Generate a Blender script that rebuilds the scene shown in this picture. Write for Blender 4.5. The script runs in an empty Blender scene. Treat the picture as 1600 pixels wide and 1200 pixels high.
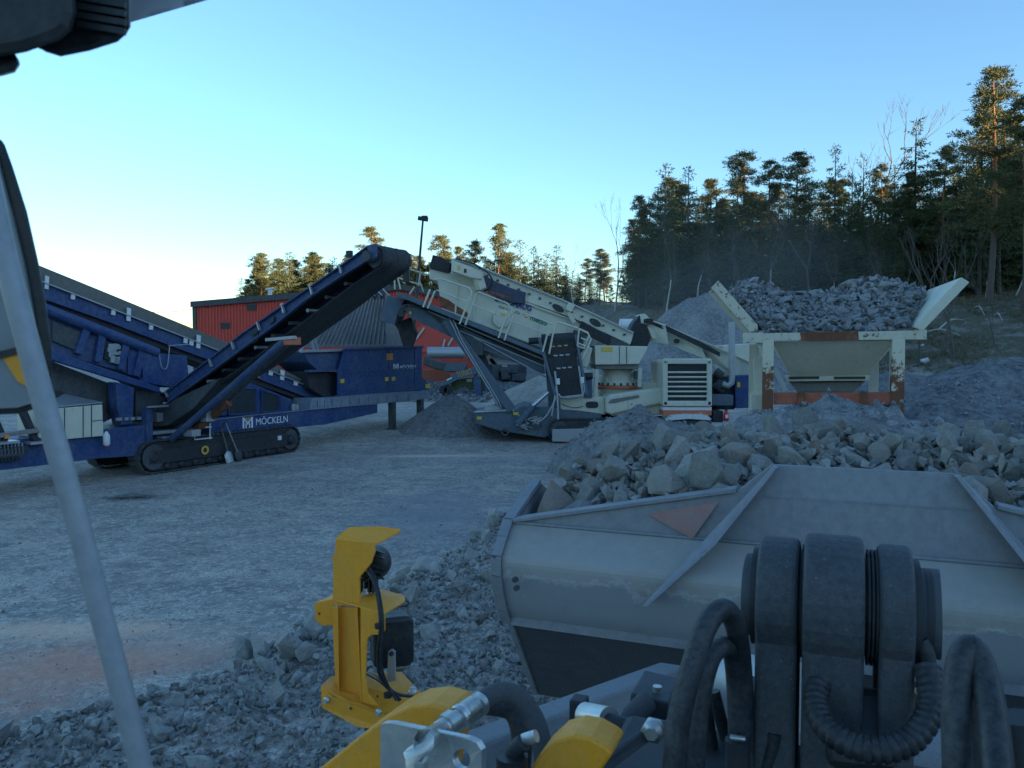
import bpy, bmesh, math, random
from mathutils import Vector, Matrix, Quaternion, noise
V = Vector
R = math.radians
random.seed(7)
S = bpy.context.scene
COL = S.collection

# ---------------------------------------------------------------- camera
CAM_H, FPX, PITCH = 3.4, 1232.0, math.atan(50/1232)
cam_data = bpy.data.cameras.new('camera')
cam = bpy.data.objects.new('camera', cam_data); COL.objects.link(cam)
cam.location = (0, 0, CAM_H)
cam.rotation_euler = (math.pi/2-PITCH, 0, 0)
cam_data.sensor_width = 36.0
cam_data.lens = 36.0*FPX/1600
cam_data.clip_start = 0.02
cam_data.clip_end = 4000
cam_data.dof.use_dof = True
cam_data.dof.focus_distance = 20
cam_data.dof.aperture_fstop = 11.5
S.camera = cam

# ---------------------------------------------------------------- sky, sun, exposure
SUN_EL = R(5.0)
SUN_AZ = V((math.sin(R(125)), math.cos(R(125)), 0))           # horizontal direction towards the sun (behind, to the right)
world = bpy.data.worlds.new('World'); S.world = world
world.use_nodes = True
wn = world.node_tree.nodes; wl = world.node_tree.links
wn.clear()
sky = wn.new('ShaderNodeTexSky'); sky.sky_type = 'NISHITA'; sky.sun_disc = False
sky.sun_elevation = SUN_EL
sky.sun_rotation = math.atan2(SUN_AZ.x, SUN_AZ.y)
sky.altitude = 0; sky.air_density = 1.0; sky.dust_density = 0.25; sky.ozone_density = 3.0
bg = wn.new('ShaderNodeBackground'); bg.inputs['Strength'].default_value = 0.15
wo = wn.new('ShaderNodeOutputWorld')
wl.new(sky.outputs[0], bg.inputs[0]); wl.new(bg.outputs[0], wo.inputs[0])
sun_d = bpy.data.lights.new('sun', 'SUN'); sun_d.energy = 5.0; sun_d.angle = R(0.5); sun_d.color = (1.0, 0.74, 0.47)
sun = bpy.data.objects.new('sun', sun_d); COL.objects.link(sun)
sun_dir = V((SUN_AZ.x*math.cos(SUN_EL), SUN_AZ.y*math.cos(SUN_EL), math.sin(SUN_EL)))
sun.rotation_euler = sun_dir.to_track_quat('Z', 'Y').to_euler()
sun.location = sun_dir*200
S.view_settings.view_transform = 'Standard'
S.view_settings.look = 'None'
S.view_settings.exposure = 2.02
S.view_settings.gamma = 1.0
S.view_settings.use_curve_mapping = False
S.render.engine = 'CYCLES'
S.cycles.use_denoising = True
S.cycles.max_bounces = 5
S.cycles.diffuse_bounces = 3
S.cycles.glossy_bounces = 3
S.cycles.transparent_max_bounces = 6
S.cycles.volume_bounces = 0

# ---------------------------------------------------------------- from measured picture angles to places in the yard
def ray(u, v):
    x = (u-800)/FPX; y = (600-v)/FPX
    f = V((0, math.cos(PITCH), -math.sin(PITCH))); up = V((0, math.sin(PITCH), math.cos(PITCH)))
    return f + V((1, 0, 0))*x + up*y
EYE = V((0, 0, CAM_H))
def at(u, v, Y):
    d = ray(u, v); return EYE + d*(Y/d.y)
def gnd(u, v, z=0.0):
    d = ray(u, v); return EYE + d*((z-CAM_H)/d.z)
def on_plane(u, v, P, n):
    d = ray(u, v); return EYE + d*((P-EYE).dot(n)/d.dot(n))
LA = R(22)
LF = V((math.sin(LA), math.cos(LA), 0)); LR = V((math.cos(LA), -math.sin(LA), 0)); UP = V((0, 0, 1))
def LD(u, v, D):                                        # a point at distance D ahead of the eye along the loader's own axis
    d = ray(u, v); return EYE + d*(D/d.dot(LF))
def lat(p): return (p-EYE).dot(LR)
def smooth(a, b, x):
    t = min(1, max(0, (x-a)/(b-a))); return t*t*(3-2*t)
def fbm(x, y, sc, o=4, seed=0.0):
    return noise.fractal(V((x*sc, y*sc, seed)), 1.0, 2.0, o)

# ---------------------------------------------------------------- materials
MATS = {}
def nt(name):
    m = bpy.data.materials.new(name); m.use_nodes = True
    t = m.node_tree; t.nodes.clear()
    o = t.nodes.new('ShaderNodeOutputMaterial'); b = t.nodes.new('ShaderNodeBsdfPrincipled')
    t.links.new(b.outputs[0], o.inputs[0])
    MATS[name] = m
    return m, t, b
def node(t, kind, **kw):
    n = t.nodes.new(kind)
    for k, v in kw.items():
        if k.startswith('i_'):
            key = k[2:].replace('_', ' ')
            n.inputs[int(key) if key.isdigit() else key].default_value = v
        else: setattr(n, k, v)
    return n
def noise_tex(t, scale, detail=5, rough=.6, coord=None, dist=0.0):
    n = node(t, 'ShaderNodeTexNoise'); n.inputs['Scale'].default_value = scale
    n.inputs['Detail'].default_value = detail; n.inputs['Roughness'].default_value = rough
    n.inputs['Distortion'].default_value = dist
    if coord is not None: t.links.new(coord, n.inputs['Vector'])
    return n
def ramp(t, fac, stops):
    r = node(t, 'ShaderNodeValToRGB')
    e = r.color_ramp.elements
    while len(e) < len(stops): e.new(0.5)
    for i, (p, c) in enumerate(stops):
        e[i].position = p
        e[i].color = (c, c, c, 1) if isinstance(c, (int, float)) else (c[0], c[1], c[2], 1)
    t.links.new(fac, r.inputs[0]); return r
def mixc(t, fac, a, b, blend='MIX'):
    m = node(t, 'ShaderNodeMix', data_type='RGBA', blend_type=blend)
    for sock, val in ((m.inputs[0], fac), (m.inputs[6], a), (m.inputs[7], b)):
        if isinstance(val, (int, float)): sock.default_value = val
        elif isinstance(val, tuple): sock.default_value = (val[0], val[1], val[2], 1)
        else: t.links.new(val, sock)
    return m.outputs[2]
def mth(t, op, a, b=0.0):
    m = node(t, 'ShaderNodeMath', operation=op)
    for i, x in enumerate((a, b)):
        if isinstance(x, (int, float)): m.inputs[i].default_value = x
        else: t.links.new(x, m.inputs[i])
    return m.outputs[0]
def bump(t, b, h, strength=.3, dist=.02):
    n = node(t, 'ShaderNodeBump'); n.inputs['Strength'].default_value = strength; n.inputs['Distance'].default_value = dist
    t.links.new(h, n.inputs['Height']); t.links.new(n.outputs[0], b.inputs['Normal'])
def pos(t):
    return node(t, 'ShaderNodeNewGeometry').outputs['Position']

def paint(name, col, rough=.45, dust=.35, dust_col=(.24, .25, .25), rust=0.0, metal=0.0, scale=1.0, chip=0.0, spec=.4, chip_col=(.30, .32, .34)):
    m, t, b = nt(name)
    p = pos(t)
    n1 = noise_tex(t, 1.3*scale, 7, .65, p); n2 = noise_tex(t, 9*scale, 5, .7, p)
    c = mixc(t, ramp(t, n2.outputs[0], [(.3, 0), (.75, 1)]).outputs[0], tuple(x*.86 for x in col), tuple(min(1, x*1.08) for x in col))
    mixf = mth(t, 'MULTIPLY', n1.outputs[0], n2.outputs[0])
    f = ramp(t, mixf, [(.16, 0), (.42, dust)])
    c = mixc(t, f.outputs[0], c, dust_col)
    # streaks running down
    mp = node(t, 'ShaderNodeMapping'); mp.inputs['Scale'].default_value = (5*scale, 5*scale, .5*scale); t.links.new(p, mp.inputs[0])
    n3 = noise_tex(t, 1.6, 4, .6, mp.outputs[0])
    c = mixc(t, ramp(t, n3.outputs[0], [(.56, 0), (.78, dust*.9)]).outputs[0], c, tuple(x*.6 for x in dust_col))
    if rust:
        n4 = noise_tex(t, 2.6*scale, 8, .72, p, .4)
        rf = ramp(t, n4.outputs[0], [(.62-rust*.3, 0), (.66-rust*.3, 1)])
        rc = mixc(t, n2.outputs[0], (.09, .035, .02), (.24, .10, .05))
        c = mixc(t, rf.outputs[0], c, rc)
    if chip:
        n5 = noise_tex(t, 26*scale, 4, .6, p)
        c = mixc(t, ramp(t, n5.outputs[0], [(.66-chip*.1, 0), (.71-chip*.1, .7)]).outputs[0], c, chip_col)
    t.links.new(c, b.inputs['Base Color'])
    b.inputs['Metallic'].default_value = metal
    t.links.new(ramp(t, n1.outputs[0], [(.3, rough-.08), (.7, min(1, rough+.25))]).outputs[0], b.inputs['Roughness'])
    b.inputs['Specular IOR Level'].default_value = spec
    bump(t, b, n2.outputs[0], .12, .01)
    return m

BLUE = paint('blue_paint', (.014, .045, .165), .45, .5, (.13, .17, .21))
BLUE_DUSTY = paint('dusty_blue_paint', (.028, .065, .17), .6, .6, (.15, .17, .19))
BLUE_STAINED = paint('stained_blue_paint', (.16, .20, .27), .7, .8, (.32, .34, .36))
SLATE = paint('slate_blue_paint', (.075, .115, .155), .6, .6, (.17, .19, .20))
CREAM = paint('cream_paint', (.65, .63, .50), .5, .45, (.38, .38, .33))
CREAM_RUST = paint('rust_spotted_cream_paint', (.62, .585, .46), .6, .35, (.32, .31, .27), rust=.16, scale=3.0)
RUSTY = paint('rusted_paint', (.26, .10, .055), .8, .3, (.2, .15, .12), rust=.6)
RED = paint('red_lead_paint', (.38, .085, .04), .6, .4, (.28, .2, .17))
BLACK = paint('black_steel', (.022, .025, .03), .5, .3, (.12, .12, .12))
DARK = paint('dark_steel', (.05, .058, .065), .6, .5, (.14, .145, .15))
RUBBER = paint('black_rubber', (.018, .019, .021), .65, .35, (.11, .115, .12))
BELT = paint('conveyor_belt_rubber', (.03, .032, .036), .75, .5, (.11, .115, .12), scale=1.6)
SKIRT = paint('grey_rubber_skirt', (.17, .17, .16), .8, .4, (.26, .25, .22))
GALV = paint('galvanised_steel', (.42, .45, .47), .42, .25, (.3, .3, .3), metal=.6)
WHITE = paint('white_paint', (.72, .73, .72), .55, .3, (.45, .45, .43))
YELLOW = paint('loader_yellow_paint', (.86, .335, .012), .42, .32, (.36, .24, .11), scale=7, chip=.16, chip_col=(.22, .17, .12))
DECAL = paint('yellow_warning_decal', (.72, .46, .05), .5, .2)
DECAL_O = paint('orange_warning_decal', (.78, .27, .05), .5, .2)
ORANGE = paint('orange_paint', (.62, .15, .06), .5, .3)
EXT_RED = paint('extinguisher_red', (.55, .03, .03), .3, .15)
STEEL = paint('bucket_steel', (.23, .24, .26), .5, .5, (.31, .31, .31), scale=2.2, chip=.12, metal=.25)
ARM = paint('lift_arm_grey', (.19, .205, .22), .6, .4, (.28, .29, .30), scale=9, chip=.15)
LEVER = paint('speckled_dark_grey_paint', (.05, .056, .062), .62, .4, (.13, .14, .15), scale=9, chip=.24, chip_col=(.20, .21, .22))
HOSE = paint('hydraulic_hose_rubber', (.017, .02, .023), .45, .6, (.10, .105, .11), scale=10, chip=.05, chip_col=(.12, .12, .12))
HOSE_G = paint('dusty_hose_rubber', (.075, .078, .082), .8, .4, (.14, .14, .14), scale=20)
PLASTIC = paint('black_plastic', (.012, .013, .014), .35, .12, scale=6)
ZINC = paint('zinc_plated_steel', (.56, .57, .55), .3, .15, (.35, .33, .28), metal=.85, scale=8)
CHROME = paint('chromed_rod', (.6, .62, .64), .2, .1, metal=.95, scale=4)
RED_SHEET = paint('red_sheet_cladding', (.56, .07, .05), .6, .35, (.36, .13, .1))
ROOF_TRIM = paint('dark_roof_trim', (.045, .05, .055), .7, .3)
PLANKG = paint('weathered_grey_steel', (.19, .19, .185), .75, .6, (.30, .29, .27))
OLIVE = paint('olive_green_paint', (.10, .13, .055), .6, .4, (.2, .2, .15))
TEAL = paint('dusty_teal_paint', (.05, .12, .15), .6, .5, (.18, .2, .2))
NAVY_TEXT = paint('navy_lettering', (.015, .04, .22), .5, .1)
GREEN_TEXT = paint('green_lettering', (.01, .16, .085), .5, .1)
WHITE_TEXT = paint('white_lettering', (.80, .82, .84), .5, .12)
GOLD = paint('gold_lettering', (.48, .33, .13), .5, .1)
PANE = paint('dark_mesh_panel', (.02, .028, .035), .4, .3, (.07, .08, .09))
MIRROR_G = paint('dusty_mirror_glass', (.20, .225, .24), .3, .35, (.26, .27, .28), scale=3)
RAIL_M = paint('brushed_handrail', (.30, .32, .34), .4, .25, (.4, .4, .4), metal=.3, scale=6)
ROOF_M = paint('grey_cab_roof', (.62, .64, .66), .5, .15, scale=3)
WOOD_OLD = paint('weathered_wood', (.17, .14, .11), .85, .4)
TARP = paint('dark_blue_tarp', (.03, .045, .09), .45, .35, (.12, .11, .13))
BARRELW = paint('white_plastic', (.7, .72, .74), .5, .15)

# bucket steel with a tan worn band left by sliding stone
def bucket_worn():
    m, t, b = nt('worn_bucket_back')
    p = pos(t)
    n2 = noise_tex(t, 14, 6, .7, p); n1 = noise_tex(t, 2.2, 6, .65, p)
    c = mixc(t, n2.outputs[0], (.30, .305, .305), (.50, .47, .41))
    c = mixc(t, ramp(t, n1.outputs[0], [(.5, 0), (.6, 1)]).outputs[0], c, (.33, .34, .35))
    t.links.new(c, b.inputs['Base Color']); b.inputs['Roughness'].default_value = .6; b.inputs['Metallic'].default_value = .15
    bump(t, b, n2.outputs[0], .2, .01)
    return m
WORN = bucket_worn()
def bucket_shell(zb):
    # tan worn upper band ending in a ragged line above the blue-grey lower plate, with scrapes and mud
    m, t, b = nt('bucket_shell')
    p = pos(t); sp = node(t, 'ShaderNodeSeparateXYZ'); t.links.new(p, sp.inputs[0])
    n1 = noise_tex(t, 3.2, 7, .7, p); n2 = noise_tex(t, 18, 6, .75, p); n3 = noise_tex(t, 1.1, 5, .6, p)
    mp = node(t, 'ShaderNodeMapping'); mp.inputs['Scale'].default_value = (26, 26, 2.2); mp.inputs['Rotation'].default_value = (R(18), R(12), 0); t.links.new(p, mp.inputs[0])
    n4 = noise_tex(t, 1.0, 4, .6, mp.outputs[0])
    f = mth(t, 'ADD', mth(t, 'MULTIPLY', mth(t, 'SUBTRACT', sp.outputs[2], zb), 7.0), mth(t, 'MULTIPLY', mth(t, 'SUBTRACT', n1.outputs[0], .5), 3.2))
    up_ = mixc(t, n2.outputs[0], (.22, .22, .215), (.39, .365, .315)); up_ = mixc(t, ramp(t, n3.outputs[0], [(.45, 0), (.65, .6)]).outputs[0], up_, (.36, .35, .33))
    lo = mixc(t, n3.outputs[0], (.25, .26, .275), (.31, .32, .33)); lo = mixc(t, ramp(t, n2.outputs[0], [(.55, 0), (.75, .5)]).outputs[0], lo, (.2, .21, .225))
    c = mixc(t, ramp(t, f, [(.35, 0), (.6, 1)]).outputs[0], lo, up_)
    c = mixc(t, ramp(t, f, [(.28, 0), (.42, .55), (.55, 0)]).outputs[0], c, (.5, .5, .48))
    c = mixc(t, ramp(t, n4.outputs[0], [(.66, 0), (.76, .45)]).outputs[0], c, (.48, .49, .49))
    c = mixc(t, ramp(t, n1.outputs[0], [(.62, 0), (.74, .5)]).outputs[0], c, (.21, .19, .165))
    t.links.new(c, b.inputs['Base Color']); b.inputs['Metallic'].default_value = .15
    t.links.new(ramp(t, n1.outputs[0], [(.3, .42), (.7, .75)]).outputs[0], b.inputs['Roughness'])
    bump(t, b, n1.outputs[0], .12, .03)
    return m

def rust_leg():
    m, t, b = nt('cream_leg_rusted_low')
    p = pos(t); sp = node(t, 'ShaderNodeSeparateXYZ'); t.links.new(p, sp.inputs[0])
    n = noise_tex(t, 7, 8, .75, p); n2 = noise_tex(t, 30, 4, .6, p)
    f = mth(t, 'ADD', mth(t, 'MULTIPLY', mth(t, 'SUBTRACT', 3.45, sp.outputs[2]), .75), mth(t, 'MULTIPLY', mth(t, 'SUBTRACT', n.outputs[0], .5), 2.6))
    rc = mixc(t, n2.outputs[0], (.10, .035, .018), (.22, .085, .04))
    c = mixc(t, ramp(t, f, [(.25, 0), (.42, 1)]).outputs[0], (.60, .57, .44), rc)
    t.links.new(c, b.inputs['Base Color']); b.inputs['Roughness'].default_value = .75
    bump(t, b, n.outputs[0], .2, .01)
    return m
LEG_RUST = rust_leg()

def rock_mat(name, a, bcol, tan=None, random_by='object', sc=1.0):
    m, t, b = nt(name)
    tc = node(t, 'ShaderNodeTexCoord')
    p = tc.outputs['Object'] if random_by == 'object' else pos(t)
    if random_by == 'object': rnd = node(t, 'ShaderNodeObjectInfo').outputs['Random']
    else: rnd = node(t, 'ShaderNodeNewGeometry').outputs['Random Per Island']
    n1 = noise_tex(t, 3*sc, 8, .7, p); n2 = noise_tex(t, 22*sc, 6, .7, p)
    c = mixc(t, rnd, a, bcol)
    c = mixc(t, ramp(t, n1.outputs[0], [(.35, 0), (.7, .5)]).outputs[0], c, tuple(x*1.35 for x in bcol))
    c = mixc(t, ramp(t, n2.outputs[0], [(.45, 0), (.75, .55)]).outputs[0], c, tuple(x*.5 for x in a))
    if tan:
        w = node(t, 'ShaderNodeTexWhiteNoise'); w.noise_dimensions = '1D'; t.links.new(rnd, w.inputs['W'])
        tf = mth(t, 'MULTIPLY', ramp(t, w.outputs['Value'], [(.72, 0), (1, .9)]).outputs[0], ramp(t, n1.outputs[0], [(.3, .2), (.6, 1)]).outputs[0])
        c = mixc(t, tf, c, tan)
    t.links.new(c, b.inputs['Base Color']); b.inputs['Roughness'].default_value = .9; b.inputs['Specular IOR Level'].default_value = .25
    h = mth(t, 'ADD', mth(t, 'MULTIPLY', n2.outputs[0], .4), n1.outputs[0])
    bump(t, b, h, .8, .05)
    return m
ROCK = rock_mat('grey_blasted_rock', (.22, .225, .215), (.44, .43, .40))
ROCK_TAN = rock_mat('brownish_blasted_rock', (.16, .165, .155), (.34, .335, .305), tan=(.29, .225, .175))
ROCK_S = rock_mat('grey_rubble', (.11, .115, .11), (.36, .35, .325), random_by='island')
ROCK_ST = rock_mat('brownish_rubble', (.17, .175, .165), (.33, .325, .30), tan=(.32, .235, .17), random_by='island')
ROCK_H = rock_mat('blue_grey_crushed_rock', (.13, .14, .145), (.32, .32, .315), random_by='object')
ROCK_HS = rock_mat('blue_grey_crushed_rubble', (.11, .118, .125), (.31, .31, .305), random_by='island')

def gravel_mat(name, dark, light, vs=9.0, dusty=0.4):
    m, t, b = nt(name)
    p = pos(t)
    vo = node(t, 'ShaderNodeTexVoronoi'); vo.inputs['Scale'].default_value = vs; t.links.new(p, vo.inputs['Vector'])
    vo2 = node(t, 'ShaderNodeTexVoronoi'); vo2.inputs['Scale'].default_value = vs*2.7; t.links.new(p, vo2.inputs['Vector'])
    n1 = noise_tex(t, .7, 7, .6, p); n2 = noise_tex(t, 5, 6, .7, p)
    sc = node(t, 'ShaderNodeSeparateColor'); t.links.new(vo.outputs['Color'], sc.inputs[0])
    c = mixc(t, sc.outputs[0], dark, light)
    c = mixc(t, ramp(t, vo2.outputs['Distance'], [(.1, .0), (.5, .45)]).outputs[0], c, tuple(x*.55 for x in dark))
    c = mixc(t, mth(t, 'MULTIPLY', ramp(t, n1.outputs[0], [(.4, 0), (.65, 1)]).outputs[0], dusty), c, tuple(x*1.15 for x in light))
    c = mixc(t, ramp(t, n2.outputs[0], [(.5, 0), (.75, .4)]).outputs[0], c, tuple(x*.6 for x in dark))
    t.links.new(c, b.inputs['Base Color']); b.inputs['Roughness'].default_value = .95; b.inputs['Specular IOR Level'].default_value = .2
    h = mth(t, 'ADD', mth(t, 'MULTIPLY', mth(t, 'SUBTRACT', 1, vo.outputs['Distance']), .7), mth(t, 'ADD', mth(t, 'MULTIPLY', mth(t, 'SUBTRACT', 1, vo2.outputs['Distance']), .3), mth(t, 'MULTIPLY', n2.outputs[0], .8)))
    bump(t, b, h, .8, .06)
    return m
GRAVEL = gravel_mat('crushed_gravel', (.16, .165, .17), (.37, .36, .345))
GRAVEL_D = gravel_mat('dark_crushed_gravel', (.09, .10, .11), (.27, .27, .265), 7)
FINES = gravel_mat('pale_stone_fines', (0.297, 0.288, 0.258), (0.502, 0.467, 0.396), 14, .6)
# ---------------------------------------------------------------- mesh collector and object helpers
ORG = {}
class G:
    def __init__(s): s.v = []; s.f = []; s.sm = []
    def add(s, vs, fs, sm=False):
        o = len(s.v); s.v += [V(p) for p in vs]
        for f in fs: s.f.append([i+o for i in f]); s.sm.append(sm)
    def prism(s, pts, vec, vec0=None):
        if vec0 is not None: pts = [p+vec0 for p in pts]
        n = len(pts); q = [p+vec for p in pts]
        s.add(list(pts)+q, [list(range(n)), list(range(2*n-1, n-1, -1))]+[[i, i+n, (i+1) % n+n, (i+1) % n] for i in range(n)])
        return s
    def bar(s, p, q, w, h, up=None):
        d = (q-p); L = d.length
        if L < 1e-6: return s
        d = d/L; up = up or (UP if abs(d.z) < .95 else V((0, 1, 0)))
        x = d.cross(up).normalized(); y = x.cross(d).normalized()
        a = [p-x*w/2-y*h/2, p+x*w/2-y*h/2, p+x*w/2+y*h/2, p-x*w/2+y*h/2]
        return s.prism(a, q-p)
    def box(s, c, sx, sy, sz, ax=None, ay=None):
        ax = ax or V((1, 0, 0)); ay = ay or V((0, 1, 0)); az = ax.cross(ay).normalized()
        a = [c-ax*sx/2-ay*sy/2-az*sz/2, c+ax*sx/2-ay*sy/2-az*sz/2, c+ax*sx/2+ay*sy/2-az*sz/2, c-ax*sx/2+ay*sy/2-az*sz/2]
        return s.prism(a, az*sz)
    def tube(s, pts, r, n=8, sub=0, caps=True):
        pts = [V(p) for p in pts]
        if sub: pts = spline(pts, sub)
        m = len(pts); rr = r if isinstance(r, list) else [r]*m
        if len(rr) != m: rr = [rr[min(len(rr)-1, int(i*(len(rr))/m))] for i in range(m)]
        vs = []; fs = []; prev = None
        for i, p in enumerate(pts):
            d = (pts[min(m-1, i+1)]-pts[max(0, i-1)]).normalized()
            if prev is None:
                a = d.cross(UP if abs(d.z) < .9 else V((1, 0, 0))).normalized()
            else:
                a = (prev-d*prev.dot(d))
                a = a.normalized() if a.length > 1e-6 else d.orthogonal().normalized()
            prev = a; b = d.cross(a)
            for k in range(n):
                t = 2*math.pi*k/n
                vs.append(p+(a*math.cos(t)+b*math.sin(t))*rr[i])
        for i in range(m-1):
            for k in range(n):
                fs.append([i*n+k, i*n+(k+1) % n, (i+1)*n+(k+1) % n, (i+1)*n+k])
        s.add(vs, fs, True)
        if caps:
            s.add(vs[:n], [list(range(n))[::-1]]); s.add(vs[-n:], [list(range(n))])
        return s
    def cyl(s, p, q, r, n=20, r2=None):
        return s.tube([p, q], [r, r if r2 is None else r2], n)
    def lathe(s, c, axis, prof, n=28):
        # prof: list of (distance along axis, radius)
        return s.tube([c+axis*a for a, _ in prof], [r for _, r in prof], n)
    def ring(s, c, axis, r0, r1, th, n=24):
        a = axis.orthogonal().normalized(); b = axis.cross(a); vs = []; fs = []
        for k in range(n):
            t = 2*math.pi*k/n; d = a*math.cos(t)+b*math.sin(t)
            vs += [c+d*r0, c+d*r1, c+d*r1+axis*th, c+d*r0+axis*th]
        for k in range(n):
            i = k*4; j = ((k+1) % n)*4
            for e in range(4): fs.append([i+e, i+(e+1) % 4, j+(e+1) % 4, j+e])
        s.add(vs, fs); return s
    def build(s, name, mat, parent=None, bevel=0.0, kind=None, recalc=True, seg=2):
        org = ORG.get(parent.name, V((0, 0, 0))) if parent else V((0, 0, 0))
        me = bpy.data.meshes.new(name)
        me.from_pydata([tuple(p-org) for p in s.v], [], s.f)
        me.polygons.foreach_set('use_smooth', s.sm)
        if recalc:
            bm = bmesh.new(); bm.from_mesh(me)
            bmesh.ops.recalc_face_normals(bm, faces=bm.faces); bm.to_mesh(me); bm.free()
        me.materials.append(mat)
        o = bpy.data.objects.new(name, me); COL.objects.link(o)
        if parent: o.parent = parent; ORG[o.name] = org
        if kind: o['kind'] = kind
        if bevel:
            b = o.modifiers.new('edge', 'BEVEL'); b.width = bevel; b.segments = seg; b.limit_method = 'ANGLE'; b.angle_limit = R(40)
        return o
def spline(pts, sub):
    out = []; n = len(pts)
    for i in range(n-1):
        p0, p1, p2, p3 = pts[max(0, i-1)], pts[i], pts[i+1], pts[min(n-1, i+2)]
        for k in range(sub):
            t = k/sub
            out.append(.5*((2*p1)+(p2-p0)*t+(2*p0-5*p1+4*p2-p3)*t*t+(3*p1-p0-3*p2+p3)*t*t*t))
    out.append(pts[-1]); return out
def thing(name, loc, label, cat, group=None):
    o = bpy.data.objects.new(name, None); COL.objects.link(o); o.location = loc; o.empty_display_size = .2
    o['label'] = label; o['category'] = cat
    if group: o['group'] = group
    ORG[o.name] = V(loc); return o
def tag(o, label, cat, group=None):
    o['label'] = label; o['category'] = cat
    if group: o['group'] = group
    return o
def structure(o): o['kind'] = 'structure'; return o
def lettering(name, body, p0, p1, up, height, mat, parent, th=.006, bold=0.0):
    """raised letters running from p0 to p1, their height along up"""
    cu = bpy.data.curves.new('txt', 'FONT'); cu.body = body; cu.size = 1.0; cu.extrude = 0; cu.offset = bold
    cu.resolution_u = 3
    tmp = bpy.data.objects.new('txt', cu); COL.objects.link(tmp)
    dg = bpy.context.evaluated_depsgraph_get()
    me = bpy.data.meshes.new_from_object(tmp.evaluated_get(dg))
    bpy.data.objects.remove(tmp); bpy.data.curves.remove(cu)
    xs = [v.co.x for v in me.vertices]; ys = [v.co.y for v in me.vertices]
    x0, x1, y1 = min(xs), max(xs), .7
    X = (p1-p0); ux = X.normalized(); uy = (up-ux*up.dot(ux)).normalized(); uz = ux.cross(uy)
    g = G()
    vs = [p0+X*((v.co.x-x0)/(x1-x0))+uy*(v.co.y/y1*height) for v in me.vertices]
    g.add(vs+[p+uz*th for p in vs], [[i for i in f.vertices] for f in me.polygons]+[[i+len(vs) for i in f.vertices][::1] for f in me.polygons])
    n = len(vs)
    cnt = {}
    for f in me.polygons:
        for e in f.edge_keys: cnt[e] = cnt.get(e, 0)+1
    g.add(vs+[p+uz*th for p in vs], [[a, b, b+n, a+n] for (a, b), c in cnt.items() if c == 1])
    bpy.data.meshes.remove(me)
    return g.build(name, mat, parent, recalc=False)
def copy_thing(o, label=None, group=None):
    c = o.copy(); COL.objects.link(c)
    if label: c['label'] = label
    if group: c['group'] = group
    for ch in o.children:
        d = ch.copy(); COL.objects.link(d); d.parent = c
        for gch in ch.children:
            e = gch.copy(); COL.objects.link(e); e.parent = d
    return c

# ---------------------------------------------------------------- terrain: one sheet out to the horizon
def berm_line_dist(x, y):
    """signed distance inside the strip of blasted rock in front of the loader (positive = inside)"""
    best = 1e9; sign = 1
    P = V((x, y, 0))
    for a, b in zip(BERM[:-1], BERM[1:]):
        ab = b-a; t = max(0, min(1, (P-a).dot(ab)/ab.dot(ab))); d = P-(a+ab*t)
        if d.length < best:
            best = d.length; sign = 1 if ab.cross(P-a).z < 0 else -1
    return best*sign
BERM = [gnd(u, v) for u, v in [(-260, 1240), (0, 1172), (150, 1118), (300, 1088), (410, 1050), (490, 985), (600, 935), (690, 890), (770, 830), (850, 770), (900, 740)]]
def terrain_z(x, y):
    z = .03*fbm(x, y, .25, 3)+.05*fbm(x, y, .06, 2, 3)
    z += .38*smooth(26, 34, y)
    # wooded bank to the right and behind the crushers
    mx = smooth(1.5, 9, x-.02*max(0, y-45))
    hill = smooth(33, 62, y+max(0, x-12)*.45)*6.6+smooth(62, 150, y)*5
    hill += smooth(20, 42, x-8)*smooth(-10, 34, y)*2.2
    z += mx*hill*(1+.12*fbm(x, y, .09, 4, 9))+mx*smooth(34, 50, y)*.35*fbm(x, y, .3, 4, 5)
    z += (1-mx)*smooth(85, 120, y)*3.2
    # stony shoulder
    d = berm_line_dist(x, y) if (-14 < x < 6 and 2 < y < 22) else -9
    if d > -.5: z += .16*smooth(-.4, .5, d)*(1+.6*fbm(x, y, 1.3, 3, 2))+.05*fbm(x, y, 3.0, 2, 4)*smooth(-.4, .3, d)
    # unseen high ground added behind the loader to block the low sun
    s = x*SUN_AZ.x+y*SUN_AZ.y
    q = -x*SUN_AZ.y+y*SUN_AZ.x
    z += smooth(45, 100, s)*15*(1-.75*smooth(58, 80, q))
    # land rising gently far away
    r = math.hypot(x, y)
    z += smooth(160, 700, r)*14
    return z
def axis_steps(lo, hi, fine, growth, centre_lo, centre_hi):
    xs = []; x = centre_lo
    while x < centre_hi: xs.append(x); x += fine
    st = fine
    while x < hi: xs.append(x); st *= growth; x += st
    xs.append(hi); st = fine; x = centre_lo-fine; neg = []
    while x > lo: neg.append(x); st *= growth; x -= st
    neg.append(lo); return neg[::-1]+xs
gx = axis_steps(-1500, 1500, .3, 1.06, -14, 8)
gy = axis_steps(-900, 2500, .3, 1.05, 3, 22)
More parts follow.
